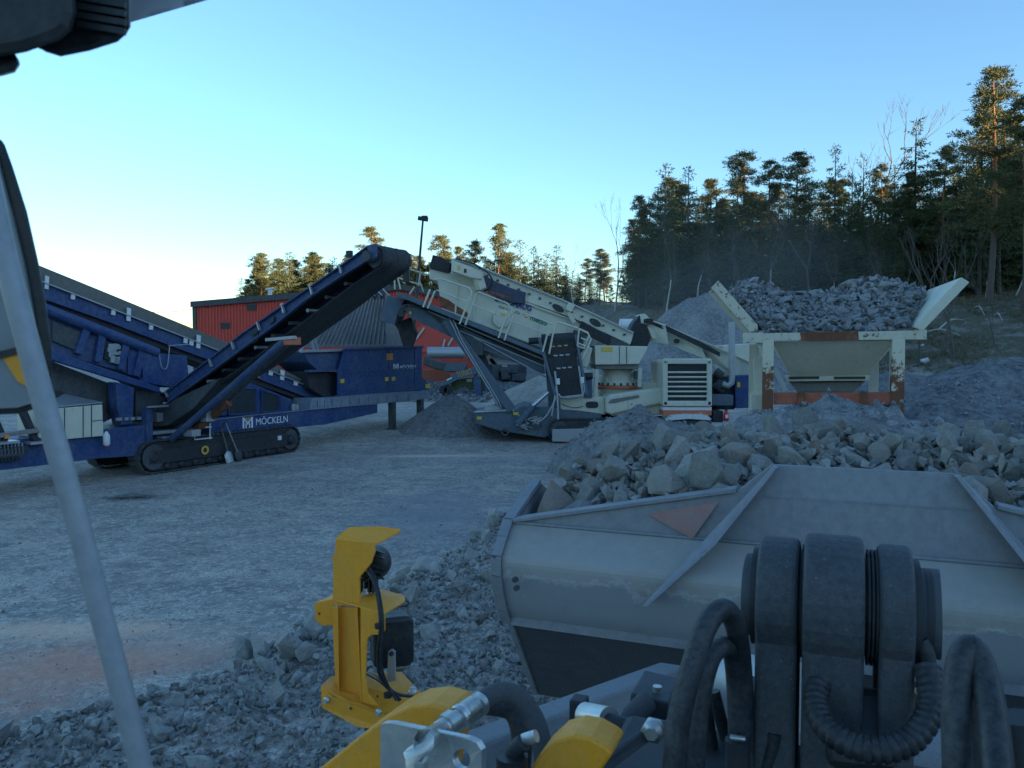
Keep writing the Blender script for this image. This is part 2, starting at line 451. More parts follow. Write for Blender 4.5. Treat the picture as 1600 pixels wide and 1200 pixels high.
def ground_mat():
    m, t, b = nt('quarry_ground')
    p = pos(t)
    vo = node(t, 'ShaderNodeTexVoronoi'); vo.inputs['Scale'].default_value = 16; t.links.new(p, vo.inputs['Vector'])
    vo2 = node(t, 'ShaderNodeTexVoronoi'); vo2.inputs['Scale'].default_value = 42; t.links.new(p, vo2.inputs['Vector'])
    n_big = noise_tex(t, .16, 6, .6, p, .6); n_mid = noise_tex(t, .8, 8, .68, p, .5); n_f = noise_tex(t, 9, 7, .75, p)
    mp = node(t, 'ShaderNodeMapping'); mp.inputs['Rotation'].default_value = (0, 0, R(-32)); mp.inputs['Scale'].default_value = (.8, 1.25, 1)
    t.links.new(p, mp.inputs[0]); n_st = noise_tex(t, 1.0, 7, .7, mp.outputs[0], .3)
    c = mixc(t, ramp(t, n_mid.outputs[0], [(.38, 0), (.62, 1)]).outputs[0], (0.264, 0.266, 0.253), (0.463, 0.44, 0.402))
    c = mixc(t, ramp(t, n_st.outputs[0], [(.51, 0), (.64, .9)]).outputs[0], c, (0.576, 0.534, 0.466))
    c = mixc(t, ramp(t, n_st.outputs[0], [(.30, .65), (.44, 0)]).outputs[0], c, (0.164, 0.174, 0.171))
    c = mixc(t, ramp(t, n_big.outputs[0], [(.42, 0), (.62, .45)]).outputs[0], c, (0.218, 0.225, 0.216))
    n_g = noise_tex(t, 26, 4, .8, p); n_h = noise_tex(t, 2.6, 7, .75, p, .8)
    c = mixc(t, ramp(t, n_h.outputs[0], [(.5, 0), (.62, .85)]).outputs[0], c, (.15, .155, .155))
    c = mixc(t, ramp(t, n_h.outputs[0], [(.3, .7), (.42, 0)]).outputs[0], c, (.52, .51, .48))
    c = mixc(t, ramp(t, n_g.outputs[0], [(.48, 0), (.62, .8)]).outputs[0], c, (.11, .115, .12))
    sc = node(t, 'ShaderNodeSeparateColor'); t.links.new(vo.outputs['Color'], sc.inputs[0])
    c = mixc(t, ramp(t, sc.outputs[0], [(.62, 0), (1, .6)]).outputs[0], c, (0.576, 0.556, 0.512))
    c = mixc(t, ramp(t, vo2.outputs['Distance'], [(.2, 0), (.55, .4)]).outputs[0], c, (0.127, 0.133, 0.134))
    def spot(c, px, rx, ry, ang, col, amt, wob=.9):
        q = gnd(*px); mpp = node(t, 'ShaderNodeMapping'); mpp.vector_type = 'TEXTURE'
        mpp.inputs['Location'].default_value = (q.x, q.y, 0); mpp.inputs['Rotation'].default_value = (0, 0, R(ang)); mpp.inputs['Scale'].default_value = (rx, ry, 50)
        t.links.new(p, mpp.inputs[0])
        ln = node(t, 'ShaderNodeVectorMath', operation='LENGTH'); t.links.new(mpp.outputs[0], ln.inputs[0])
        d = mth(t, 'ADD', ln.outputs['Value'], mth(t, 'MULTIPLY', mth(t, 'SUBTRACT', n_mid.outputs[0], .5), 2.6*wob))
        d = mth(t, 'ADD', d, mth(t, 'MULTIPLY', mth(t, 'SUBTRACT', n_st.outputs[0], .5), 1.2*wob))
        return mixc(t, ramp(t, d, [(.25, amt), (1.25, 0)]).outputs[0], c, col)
    c = spot(c, (60, 1050), 2.3, 1.1, 10, (.44, .24, .18), .75)  # this and the next two: orange windscreen reflections painted into the ground colour
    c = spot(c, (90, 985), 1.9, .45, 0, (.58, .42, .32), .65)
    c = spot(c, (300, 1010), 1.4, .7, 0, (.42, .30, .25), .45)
    c = spot(c, (690, 712), 3.2, .5, 6, (.52, .45, .37), .7)
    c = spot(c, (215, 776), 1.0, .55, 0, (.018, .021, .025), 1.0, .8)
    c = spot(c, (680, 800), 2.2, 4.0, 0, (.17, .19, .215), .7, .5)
    # grass and forest floor away from the yard, bare stone nearer
    zz = node(t, 'ShaderNodeSeparateXYZ'); t.links.new(p, zz.inputs[0])
    hf = mth(t, 'ADD', mth(t, 'MULTIPLY', mth(t, 'SUBTRACT', zz.outputs[2], 1.7), .8), mth(t, 'MULTIPLY', mth(t, 'SUBTRACT', n_mid.outputs[0], .5), 2.2))
    fl = mixc(t, ramp(t, n_f.outputs[0], [(.35, 0), (.65, 1)]).outputs[0], (.035, .038, .028), (.13, .125, .085))
    fl = mixc(t, ramp(t, n_mid.outputs[0], [(.5, 0), (.62, .8)]).outputs[0], fl, (.17, .175, .17))
    c = mixc(t, ramp(t, hf, [(.2, 0), (.7, 1)]).outputs[0], c, fl)
    c = mixc(t, 1.0, c, (1.05, .97, .90), 'MULTIPLY')
    gn = node(t, 'ShaderNodeVectorMath', operation='SCALE'); gn.inputs['Scale'].default_value = 1.3; t.links.new(c, gn.inputs[0]); c = gn.outputs[0]
    t.links.new(c, b.inputs['Base Color']); b.inputs['Roughness'].default_value = .95; b.inputs['Specular IOR Level'].default_value = .2
    h = mth(t, 'ADD', mth(t, 'MULTIPLY', vo.outputs['Distance'], -.35), mth(t, 'ADD', mth(t, 'MULTIPLY', n_f.outputs[0], .7), mth(t, 'MULTIPLY', n_st.outputs[0], .7)))
    bump(t, b, h, .6, .05)
    return m
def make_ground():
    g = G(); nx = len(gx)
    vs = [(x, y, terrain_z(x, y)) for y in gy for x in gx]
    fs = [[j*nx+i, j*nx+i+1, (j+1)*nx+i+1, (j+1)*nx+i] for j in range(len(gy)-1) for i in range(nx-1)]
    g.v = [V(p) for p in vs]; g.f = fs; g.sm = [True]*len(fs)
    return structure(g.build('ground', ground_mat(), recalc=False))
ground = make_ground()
def on_ground(x, y, dz=0): return V((x, y, terrain_z(x, y)+dz))
def hit_terrain(u, v, y0=5, y1=200):
    d = ray(u, v); y = y0
    while y < y1:
        p = EYE+d*(y/d.y)
        if p.z < terrain_z(p.x, p.y): return p
        y *= 1.012
    return None

# ---------------------------------------------------------------- gravel heaps
def heap(name, c, rx, ry, h, mat, label, cat='gravel heap', ang=0, n=44, rough=.12, power=1.0, sc=1.1, seed=0, group=None):
    """a natural cone of stone: slope near the angle of repose, uneven skin"""
    base = terrain_z(c[0], c[1])
    root_loc = V((c[0], c[1], base))
    g = G(); ca, sa = math.cos(R(ang)), math.sin(R(ang)); vs = []
    for j in range(n+1):
        for i in range(n+1):
            a = (i/n*2-1)*1.15; b_ = (j/n*2-1)*1.15
            x = c[0]+ca*a*rx-sa*b_*ry; y = c[1]+sa*a*rx+ca*b_*ry
            r = math.hypot(a, b_)*(1+.16*fbm(x, y, .35/max(.4, rx*.3), 3, seed))
            k = max(0, 1-r)
            zz = h*(k**power)*(1 if k < .85 else 1-.25*(k-.85)) if k > 0 else 0
            zz += rough*fbm(x, y, sc, 4, seed+3)*smooth(0, .12, k)
            vs.append(V((x, y, terrain_z(x, y)-.12+zz+(.12 if k > 0 else 0))))
    fs = [[j*(n+1)+i, j*(n+1)+i+1, (j+1)*(n+1)+i+1, (j+1)*(n+1)+i] for j in range(n) for i in range(n)]
    g.v = vs; g.f = fs; g.sm = [True]*len(fs)
    org = root_loc
    for p in g.v: p -= org
    o = g.build(name, mat, recalc=False); o.location = org
    tag(o, label, cat, group); return o

# ---------------------------------------------------------------- rocks
def rock_mesh(seed, npts=16, flat=(1, .8, .62), bev=.022, rough=0.035, sub=True):
    rnd = random.Random(seed)
    bm = bmesh.new()
    for _ in range(npts):
        d = V((rnd.gauss(0, 1), rnd.gauss(0, 1), rnd.gauss(0, 1))).normalized()
        k = rnd.uniform(.78, 1.0)
        # squarer than a ball: blasted rock has flat faces
        mx_ = max(abs(d.x), abs(d.y), abs(d.z)); d = d*(.55+.45/mx_)*.5*k
        bm.verts.new((d.x*flat[0], d.y*flat[1], d.z*flat[2]))
    r = bmesh.ops.convex_hull(bm, input=bm.verts)
    junk = [v for v in bm.verts if not v.link_faces]
    bmesh.ops.delete(bm, geom=junk, context='VERTS')
    if sub:
        bmesh.ops.dissolve_limit(bm, angle_limit=R(9), verts=bm.verts, edges=bm.edges)
        bmesh.ops.bevel(bm, geom=list(bm.edges), offset=bev*.5, segments=1, affect='EDGES', profile=.6)
        bmesh.ops.triangulate(bm, faces=bm.faces)
        bmesh.ops.subdivide_edges(bm, edges=[e for e in bm.edges if e.calc_length() > .16], cuts=1)
        bmesh.ops.triangulate(bm, faces=bm.faces)
        for v in bm.verts:
            nz = noise.fractal(v.co*3.2+V((seed*3.1, 0, 0)), 1, 2, 4)
            v.co += v.co.normalized()*nz*rough
    me = bpy.data.meshes.new('rock'); bm.to_mesh(me); bm.free(); return me
ROCKS = [rock_mesh(s, 15+s % 9, (1, .62+.05*(s % 7), .5+.05*(s % 5))) for s in range(14)]
for me in ROCKS: me.materials.append(ROCK)
ROCKS_TAN = []
for me in ROCKS:
    c = me.copy(); c.materials.clear(); c.materials.append(ROCK_TAN); ROCKS_TAN.append(c)
ROCKS_H = []
for s in range(10):
    me = rock_mesh(40+s, 12, (1, .75, .42+.04*(s % 5)), bev=.04); me.materials.append(ROCK_H); ROCKS_H.append(me)
SMALL = []
for s in range(10):
    me = rock_mesh(80+s, 9, (1, .75, .6), sub=False)
    SMALL.append(([v.co.copy() for v in me.vertices], [list(p.vertices) for p in me.polygons])); bpy.data.meshes.remove(me)
def rock(me, p, size, rnd, label, group, flat=False):
    o = bpy.data.objects.new('rock', me); COL.objects.link(o)
    o.location = p; s = size
    o.scale = (s*rnd.uniform(.85, 1.2), s*rnd.uniform(.85, 1.2), s*rnd.uniform(.8, 1.15))
    o.rotation_euler = (rnd.uniform(-.5, .5), rnd.uniform(-.5, .5), rnd.uniform(0, 6.28)) if flat else (rnd.uniform(0, 6.28), rnd.uniform(0, 6.28), rnd.uniform(0, 6.28))
    return tag(o, label, 'rock', group)
def rubble(name, spots, mat, parent=None, seed=1):
    """many small stones joined in one mesh: spots = (point, size)"""
    rnd = random.Random(seed); g = G()
    for p, s in spots:
        vs, fs = rnd.choice(SMALL)
        q = Quaternion((rnd.gauss(0, 1), rnd.gauss(0, 1), rnd.gauss(0, 1), rnd.gauss(0, 1))).normalized()
        m = q.to_matrix()*s
        g.add([p+m @ v for v in vs], fs)
    return g.build(name, mat, parent, recalc=False, kind='stuff')
# ================================================================ blue tracked screener
OB = gnd(250, 738); AB = (gnd(468, 705)-OB).normalized(); NB = V((-AB.y, AB.x, 0))
if NB.dot(OB) < 0: NB = -NB
def B(u, v, off=0.0): return on_plane(u, v, OB+NB*off, NB)
def platB(pts, o0, o1): return G().prism([B(u, v, o0) for u, v in pts], NB*(o1-o0))
scr = thing('screening_machine', OB+AB*3+NB*1.3, 'long dark blue tracked screening machine with white lettering on its chassis, left of the yard', 'screener')

def crawler(parent, t_of, r, t0, t1, o0, o1, frame_mat=BLACK, hub_far=True):
    """track with shoes, frame, idler, sprocket, rollers; t_of(t, z, off) gives the place"""
    w = o1-o0
    L = t1-t0-2*r; per = 2*L+2*math.pi*r; n = int(per/.17)
    shoes = G(); chain = G()
    def along(s):
        s %= per
        if s < L: return t0+r+s, 2*r, 1, 0
        s -= L
        if s < math.pi*r: a = s/r; return t1-r+r*math.sin(a), r+r*math.cos(a), math.cos(a), -math.sin(a)
        s -= math.pi*r
        if s < L: return t1-r-s, 0, -1, 0
        s -= L; a = s/r; return t0+r-r*math.sin(a), r-r*math.cos(a), -math.cos(a), math.sin(a)
    for i in range(n):
        t, z, dt, dz = along(i*per/n)
        sag = .0
        c = t_of(t, z+sag, o0+w/2); ex = (t_of(t+dt, z+dz, o0+w/2)-c).normalized()
        up_ = ex.cross((t_of(0, 0, 1)-t_of(0, 0, 0)).normalized())
        ny = (t_of(0, 0, 1)-t_of(0, 0, 0)).normalized()
        shoes.box(c, per/n*.9, w, .035, ex, ny)
        shoes.box(c-ny.cross(ex)*.0-(ex.cross(ny))*(-.03), per/n*.16, w, .03, ex, ny)
    tr = shoes.build('track', DARK, parent, kind='stuff')
    pts = []
    for i in range(40):
        t, z, _, _ = along(i*per/40); k = (r-.05)/r
        tc = min(max(t, t0+r), t1-r)
        pts.append(t_of(tc+(t-tc)*k, r+(z-r)*k, o0+.06))
    G().prism(pts, (t_of(0, 0, 1)-t_of(0, 0, 0))*(w-.12)).build('track_chain', BLACK, parent)
    fr = G().prism([t_of(t0+r*.6, r*.55, o0-.02), t_of(t1-r*1.2, r*.5, o0-.02), t_of(t1-r*1.2, r*1.5, o0-.02), t_of(t0+r*.8, r*1.42, o0-.02)], (t_of(0, 0, 1)-t_of(0, 0, 0))*.1)
    frame = fr.build('track_frame', frame_mat, parent, bevel=.015)
    ny = (t_of(0, 0, 1)-t_of(0, 0, 0)).normalized()
    for t, rr in ((t0+r, r*.78), (t1-r, r*.74)):
        c = t_of(t, r, o0)
        G().lathe(c-ny*.015, ny, [(0, rr), (.08, rr), (.08, rr*.7)], 28).build('idler_wheel', DARK, parent)
        G().lathe(c-ny*(.14 if t > t0+r*1.5 else .06), ny, [(0, rr*.3), (.05, rr*.5), (.16, rr*.5)], 24).build('hub', BLACK, parent, bevel=.008)
    k = int((t1-t0-2*r)/.5)
    for i in range(1, k+1):
        c = t_of(t0+r+i*(t1-t0-2*r)/(k+1), .14, o0-.01)
        G().lathe(c, ny, [(0, .05), (.02, .11), (.12, .11)], 16).build('track_roller', BLACK, parent)
    return frame
def tB(t, z, off): return OB+AB*t+NB*off+UP*(z)
def t_at(u, off=0): return (B(u, 700, off)-OB).dot(AB)
T0, T1 = t_at(217), t_at(469)
fr = crawler(scr, tB, .45, T0, T1, 0, .46)
G().ring(tB(t_at(319), .47, -.03), -NB, .075, .13, .02).build('grease_port', DECAL, fr)
G().box(tB(t_at(436), .55, -.035), .16, .01, .14, AB, NB).build('rating_plate', WHITE, fr)
crawler(scr, tB, .45, T0+.1, T1, 2.15, 2.6)

# chassis
platB([(327, 657), (380, 651), (506, 638), (590, 632), (590, 645), (510, 663), (380, 676), (327, 687)], .12, 2.3).build('chassis_beam', BLUE, scr, bevel=.02)
ch = platB([(-120, 706), (0, 690), (228, 664), (228, 712), (160, 716), (0, 735), (-120, 748)], .15, 2.3).build('chassis_beam', BLUE, scr, bevel=.02)
lip = G()
for a, b in (((327, 656.5), (380, 650.5)), ((380, 650.5), (506, 637.5)), ((506, 637.5), (590, 631.5))): lip.bar(B(*a, .10), B(*b, .10), .06, .022)
lip.build('chassis_edge', BLUE_STAINED, scr)
platB([(487, 623), (670, 609.5), (672, 618), (660, 624), (608, 629.5), (500, 639.5), (484, 641)], .05, 2.5).build('hopper_beam', BLUE_STAINED, scr, bevel=.015)
g = G()
for u in (497, 508, 520, 534, 548, 562, 577, 592, 606, 622, 640): g.bar(B(u, 626-(u-497)*.075, .02), B(u, 636-(u-497)*.075, .02), .05, .05, NB)
g.build('beam_stiffener', BLUE_STAINED, scr, kind='stuff')

# hopper with its side panel, funnel, legs, decals
hp = platB([(539, 546), (659, 542.5), (657.5, 609), (608, 613), (528, 619), (528, 580)], 0, .06).build('hopper_side', BLUE, scr, bevel=.015)
G().bar(B(537, 545, -.02), B(661, 541.5, -.02), .12, .09).build('hopper_rim', BLUE_DUSTY, hp, bevel=.012)
g = G()
g.bar(B(529, 582, -.01), B(657, 574, -.01), .03, .03); g.bar(B(529, 610, -.01), B(608, 605, -.01), .03, .03)
for u in (607, 648): g.bar(B(u, 546-(u-545)*.03, -.01), B(u, 610-(u-540)*.04, -.01), .025, .025, NB)
g.build('panel_seam', BLUE_DUSTY, hp)
platB([(539, 546), (659, 542.5), (657.5, 609), (608, 613), (528, 619), (528, 580)], 2.45, 2.5).build('hopper_side', BLUE_DUSTY, scr)
pa, pb, pc, pd = B(659, 542.5, 0), B(657.5, 609, 0), B(657.5, 609, 0), B(659, 542.5, 0)
e0, e1 = B(658.5, 542.5, .03), B(657, 609, .03)
G().prism([e0, e1, e1+NB*2.4, e0+NB*2.4], AB*.06).build('hopper_end', BLUE, scr)
platB([(655, 584), (671, 600), (671, 611), (657, 611)], .1, 2.2).build('hopper_apron', BLUE, scr, bevel=.02)
platB([(474, 549), (541, 548), (538, 573), (528, 580), (500, 581), (482, 566)], .25, 1.9).build('side_funnel', BLUE_DUSTY, scr, bevel=.02)
G().bar(B(470, 549, .18), B(543, 547, .18), .14, .09).build('funnel_rim', GALV, scr, bevel=.01)
platB([(480, 581), (527, 581), (527, 618), (505, 620), (484, 606)], .4, 2.2).build('hopper_gate', BLACK, scr, bevel=.02)
G().bar(B(479, 580, .2), B(529, 578, .2), .2, .08).build('gate_shelf', BLUE_DUSTY, scr, bevel=.01)
for u, v0 in ((612.5, 614), (656.5, 612)):
    p = B(u, v0, .2); q = V((p.x, p.y, terrain_z(p.x, p.y)-.02))
    lg = G().bar(p, q, .24, .22, AB).build('support_leg', DARK, scr, bevel=.012)
    G().box(q+UP*.03, .42, .42, .04).build('foot_plate', DARK, lg)
def decalB(u, v, du, dv, m, off=-.012, par=None, name='warning_decal'):
    return platB([(u-du, v-dv), (u+du, v-dv-.4), (u+du, v+dv-.4), (u-du, v+dv)], off, off+.01).build(name, m, par or scr)
decalB(609, 557.5, 5, 5.2, DECAL_O, -.02, hp); decalB(535, 595.5, 3, 3.2, DECAL, -.02, hp)
decalB(604.5, 592.5, 2.6, 3, DECAL, -.02, hp); decalB(615, 592, 2.8, 3, DECAL, -.02, hp); decalB(668, 603.5, 3.2, 3.2, DECAL, .08)
def emblem(u, v, w, h, slope, off, par):
    """letter M of white bars around a gold chevron"""
    def P(x, y): return B(u+x*w, v+y*h+slope*x*w, off)
    for name, m, polys in (('emblem', WHITE_TEXT, [[(0, 0), (.16, 0), (.16, 1), (0, 1)], [(.84, 0), (1, 0), (1, 1), (.84, 1)], [(.0, 0), (.14, 0), (.52, .52), (.52, .72)], [(1, 0), (.86, 0), (.48, .52), (.48, .72)], [(.28, .52), (.38, .62), (.38, 1), (.28, 1)], [(.62, .62), (.72, .52), (.72, 1), (.62, 1)]]),
                           ('emblem_chevron', GOLD, [[(.26, 0), (.4, 0), (.5, .16), (.5, .38)], [(.74, 0), (.6, 0), (.5, .16), (.5, .38)]])):
        g = G()
        for k, q in enumerate(polys): g.prism([P(*a) for a in q], NB*-(.006+.0015*k))
        g.build(name, m, par)
cb = [c for c in scr.children if c.name.startswith('chassis_beam')][0]
emblem(379, 652.5, 16, 17, -.08, .112, cb)
up_px = (B(400, 650, .11)-B(400, 662, .11)).normalized()
lettering('lettering', 'MÖCKELN', B(400, 664.2, .108), B(449.5, 659.2, .108), UP, (B(400, 653.6, .11)-B(400, 664.2, .11)).length, WHITE_TEXT, cb)
emblem(614.5, 568.5, 8, 9, -.05, -.01, hp)
lettering('lettering', 'MÖCKELN', B(625, 577.2, -.008), B(650, 575.6, -.008), UP, (B(625, 571, 0)-B(625, 577.2, 0)).length, WHITE_TEXT, hp)

# tipping grid of heavy bars standing up behind the hopper
GO = 1.9
nb = 19
for i in range(nb):
    f = i/(nb-1)
    top = B(520+f*86, 468-f*5, GO+.5); bot = B(474+f*128, 541-f*2, GO-.5)
    G().bar(bot, top, .085, .16, NB).build('grid_bar', PLANKG, scr)
G().prism([B(472, 541, GO-.2), B(606, 539, GO-.2), B(612, 505, GO+.1), B(606, 464, GO+.62), B(520, 468, GO+.62)], NB*.05).build('grid_backing', DARK, scr)
g = G(); g.bar(B(470, 541.5, GO-.55), B(640, 539, GO-.55), .12, .1); g.bar(B(520, 468, GO+.45), B(609, 462.5, GO+.45), .14, .12); g.build('grid_frame', PLANKG, scr, bevel=.01)
for u in (563, 576, 588, 599):
    c = B(u, 460, GO+.3); rl = G().lathe(c, NB, [(0, .1), (.03, .17), (.25, .17)], 20).build('grid_roller', DARK, scr)
    G().bar(c+V((-.1, 0, .32)), c+V((.25, 0, -.05)), .05, .05).build('roller_arm', GALV, rl)
for (a, b, o) in (((481, 513), (498, 574), .4), ((486, 510), (503, 572), 1.2), ((481, 514), (470, 548), .4), ((622, 509), (634, 541), .5)):
    G().bar(B(*a, o), B(*b, o), .11, .07, NB).build('grid_strut', GALV, scr, bevel=.008)
platB([(600, 541), (634, 541), (633, 505), (620, 480), (607, 466)], GO-.3, GO-.2).build('grid_cheek', PLANKG, scr)

# engine house
eh = platB([(336, 650), (336, 632), (373, 590), (456, 624), (456, 643), (420, 648)], .7, 2.2).build('engine_house', BLUE, scr, bevel=.025)
for pts in ([(357, 606), (400, 607), (400, 645), (357, 648)], [(409, 609), (437, 619), (437, 642), (409, 644)]):
    pn = platB(pts, .67, .7).build('mesh_door', PANE, eh, bevel=.01)
    g = G(); n = len(pts)
    for i in range(n): g.bar(B(*pts[i], .66), B(*pts[(i+1) % n], .66), .05, .04)
    g.build('door_frame', BLUE, eh)
platB([(456, 625), (478, 634), (520, 628), (520, 618), (470, 610)], .9, 2.0).build('engine_bay', BLACK, scr)
for i in range(4): G().cyl(B(458+i*6, 631+i*.5, .6), B(458+i*6, 641-i*.3, .6), .09, 12).build('filter', GALV, scr)

# feed conveyor rising along the machine axis
FO = .75
edge = [(40, 429.5), (65, 440), (170, 481), (269, 519.5), (342, 548), (399, 570), (480, 603), (516, 619)]
low = [(40, 458), (65, 466), (170, 503), (269, 541), (342, 568), (399, 590), (480, 621), (516, 631)]
fc = G()
for i in range(len(edge)-1):
    fc.prism([B(*edge[i], FO), B(*edge[i+1], FO), B(*low[i+1], FO), B(*low[i], FO)], NB*.12)
fb = fc.build('feed_conveyor_beam', BLUE, scr)
g = G()
for i in range(len(edge)-1): g.bar(B(*edge[i], FO-.05), B(*edge[i+1], FO-.05), .1, .03)
g.build('beam_flange', GALV, fb)
sk = [(40, 405), (62, 415), (170, 459), (269, 500), (351, 533.5), (399, 555), (480, 597), (516, 617)]
g = G()
for i in range(len(edge)-1): g.prism([B(*edge[i], FO+.08), B(*edge[i+1], FO+.08), B(*sk[i+1], FO-.02), B(*sk[i], FO-.02)], NB*.03)
g.build('skirt_board', SKIRT, scr)
g = G()
for i in range(len(edge)-1): g.prism([B(*edge[i], FO+1.2), B(*edge[i+1], FO+1.2), B(*sk[i+1], FO+1.2), B(*sk[i], FO+1.2)], NB*.03)
g.build('skirt_board', SKIRT, scr)
g = G()
for i in range(len(edge)-1): g.prism([B(*edge[i], FO+1.0), B(*edge[i+1], FO+1.0), B(*low[i+1], FO+1.0), B(*low[i], FO+1.0)], NB*.12)
g.build('feed_conveyor_beam', BLUE_DUSTY, scr)
lw2 = [(40, 462), (75, 475), (170, 513), (269, 551), (342, 578), (399, 600), (480, 628), (516, 637)]
g = G()
for i in range(len(low)-1): g.prism([B(*low[i], FO+.14), B(*low[i+1], FO+.14), B(*lw2[i+1], FO+.14), B(*lw2[i], FO+.14)], NB*.86)
g.build('feed_belt', BELT, scr)
def edge_at(u):
    for a, b in zip(edge[:-1], edge[1:]):
        if a[0] <= u <= b[0]: return a[1]+(b[1]-a[1])*(u-a[0])/(b[0]-a[0])
for u, tall in ((73, 1), (114, 0), (177, 0), (201, 1), (236, 0), (290, 0), (299, 0), (310, 1), (423, 0), (441, 1), (462, 0)):
    v = edge_at(u); k = .022*v if False else (8 if u < 330 else 6)
    g = G().prism([B(u-3, v-(k*1.6 if tall else 1), FO-.04), B(u+3, v-(k*1.6 if tall else 1)+2, FO-.04), B(u+2, v+k+1, FO-.04), B(u-4, v+k, FO-.04)], NB*-.03)
    g.build('skirt_bracket', WHITE, scr)
decalB(390, 578, 7, 6, DECAL, FO-.03, fb); platB([(401, 583), (407, 591), (400, 589)], FO-.03, FO-.015).build('warning_decal', DECAL, fb)

# screen box
SO = .35
sb = platB([(60, 486), (74, 491), (240, 553), (285, 557), (296, 597), (272, 606), (244, 604), (232, 592), (60, 545)], SO+.1, 2.0).build('screen_box', BLUE_DUSTY, scr, bevel=.02)
G().cyl(B(40, 471, SO-.02), B(245, 551, SO-.02), .14, 18).build('cross_tube', BLUE, sb)
platB([(40, 531), (80, 547), (250, 605), (250, 614), (70, 559), (40, 548)], SO-.08, SO+.1).build('side_rail', BLUE, sb, bevel=.015)
for a, b in (((136, 510), (121, 553)), ((160, 519), (152, 566)), ((196, 535), (188, 578)), ((222, 545), (212, 588))):
    G().bar(B(*a, SO), B(*b, SO), .2, .12, NB).build('screen_rib', BLUE, sb, bevel=.01)
platB([(82, 503), (128, 520), (120, 548), (82, 532)], SO+.02, SO+.1).build('screen_cloth', DARK, sb)
platB([(165, 533), (190, 541), (190, 572), (163, 560)], SO+.02, SO+.1).build('drive_opening', PANE, sb)
g = G(); rnd = random.Random(3)
for i in range(12): 
    u, v = rnd.uniform(167, 188), rnd.uniform(540, 566); g.box(B(u, v, SO), rnd.uniform(.05, .2), .08, rnd.uniform(.05, .2), AB, NB)
g.build('screen_drive', GALV, sb)
platB([(200, 540), (219, 549), (219, 592), (200, 584)], SO+.04, SO+.1).build('side_cover', BLUE, sb, bevel=.01)
bb = platB([(222, 549), (292, 556), (296, 597), (272, 606), (244, 601), (224, 597)], SO-.06, SO+.1).build('side_cover', BLUE, sb, bevel=.015)
g = G(); g.tube([B(249, 554, SO-.1), B(252, 572, SO-.12), B(257, 577, SO-.12), B(262, 570, SO-.12), B(265, 540, SO-.1)], .012, 6, 6); g.tube([B(263, 540, SO-.1), B(297, 538, SO-.1)], .014, 6)
g.build('loose_cable', GALV, sb)
platB([(70, 560), (205, 612), (202, 640), (163, 660), (95, 610)], SO+.5, 2.0).build('undersize_chute', DARK, scr, bevel=.02)
platB([(182, 597), (210, 606), (208, 662), (190, 665), (184, 640)], SO-.05, SO+.35).build('support_post', BLUE, scr, bevel=.02)
platB([(212, 610), (245, 604), (262, 622), (230, 660), (212, 655)], SO+.2, 1.8).build('transfer_chute', DARK, scr, bevel=.02)
platB([(229, 640), (239, 637), (239, 692), (230, 694)], .05, .3).build('foot_post', BLUE, scr, bevel=.015)
platB([(228, 634), (312, 628), (330, 640), (330, 688), (240, 692)], .9, 2.2).build('power_unit', BLUE_DUSTY, scr, bevel=.02)
g = G()
for i in range(9):
    u, v = rnd.uniform(244, 300), rnd.uniform(640, 684)
    g.tube([B(u, v, .6), B(u+rnd.uniform(-12, 12), v+rnd.uniform(-6, 10), .4), B(u+rnd.uniform(-20, 20), v+rnd.uniform(0, 16), .5)], .025, 6, 5)
g.build('hydraulic_lines', HOSE, scr, kind='stuff')
g = G(); g.box(B(258, 686, .25), .35, .25, .14, AB, NB); g.box(B(250, 675, .4), .9, .3, .09, AB, NB); g.box(B(262, 650, .5), 1.0, .4, .25, AB, NB); g.build('valve_block', GALV, scr, bevel=.01)
G().bar(B(230, 636, 0), B(262, 634, 0), .08, .05).build('foot_rail', GALV, scr)
for k in range(4):
    uu, vv = 186+k*10, 655-k*.5
    G().box(B(uu, vv, .3), .12, .1, .08, AB, NB).build('clamp', GALV, scr)
# hand rails of the ladder
for pts in ([(303, 650), (303, 633), (322, 631)], [(328, 646), (328, 686)], [(304, 668), (304, 687), (331, 684)], [(309, 669), (330, 667)], [(325, 617), (325, 640)]):
    G().tube([B(u, v, -.05) for u, v in pts], .022, 8).build('ladder_rail', WHITE, scr)

# pale control cabinet, levers, leg behind the mirror
cab = platB([(58, 641), (160, 632), (162, 681), (76, 689), (60, 683)], 0, .9).build('control_cabinet', CREAM, scr, bevel=.015)
g = G()
for u in (70, 101, 130, 143): g.bar(B(u, 641-(u-60)*.09, -.012), B(u, 688-(u-76)*.085, -.012), .018, .014, NB)
g.bar(B(143, 658, -.012), B(161, 656, -.012), .018, .014); g.build('door_seam', DARK, cab)
g = G(); g.box(B(66, 658, -.03), .05, .04, .09, AB, NB); g.box(B(66, 664, -.03), .05, .04, .06, AB, NB); g.build('latch', BLACK, cab)
G().prism([B(62, 639, .02), B(160, 630, .02), B(160, 630, .9), B(100, 617, .9)], UP*.03).build('cabinet_lid', GALV, cab)
g = G().lathe(B(166.5, 686, -.05)-UP*.17, UP, [(0, .06), (.03, .085), (.26, .085), (.32, .05), (.37, .03)], 18); g.build('grease_bottle', WHITE, scr)
G().lathe(B(166.5, 696, -.05)-UP*.03, UP, [(0, .05), (.05, .06)], 14).build('bottle_cap', EXT_RED, scr)
for a, b in (((34, 640), (56, 690)), ((-12, 650), (6, 690))):
    lg = G().bar(B(*a, .1), B(*b, .1), .16, .16).build('cylinder_leg', BLACK, scr, bevel=.02)
    G().box(B(b[0]+1, b[1]+1, .05), .5, .4, .06, AB, NB).build('foot_plate', GALV, lg)
G().bar(B(-60, 688, -.02), B(62, 672, -.02), .2, .1).build('walkway_beam', PLANKG, scr, bevel=.01)
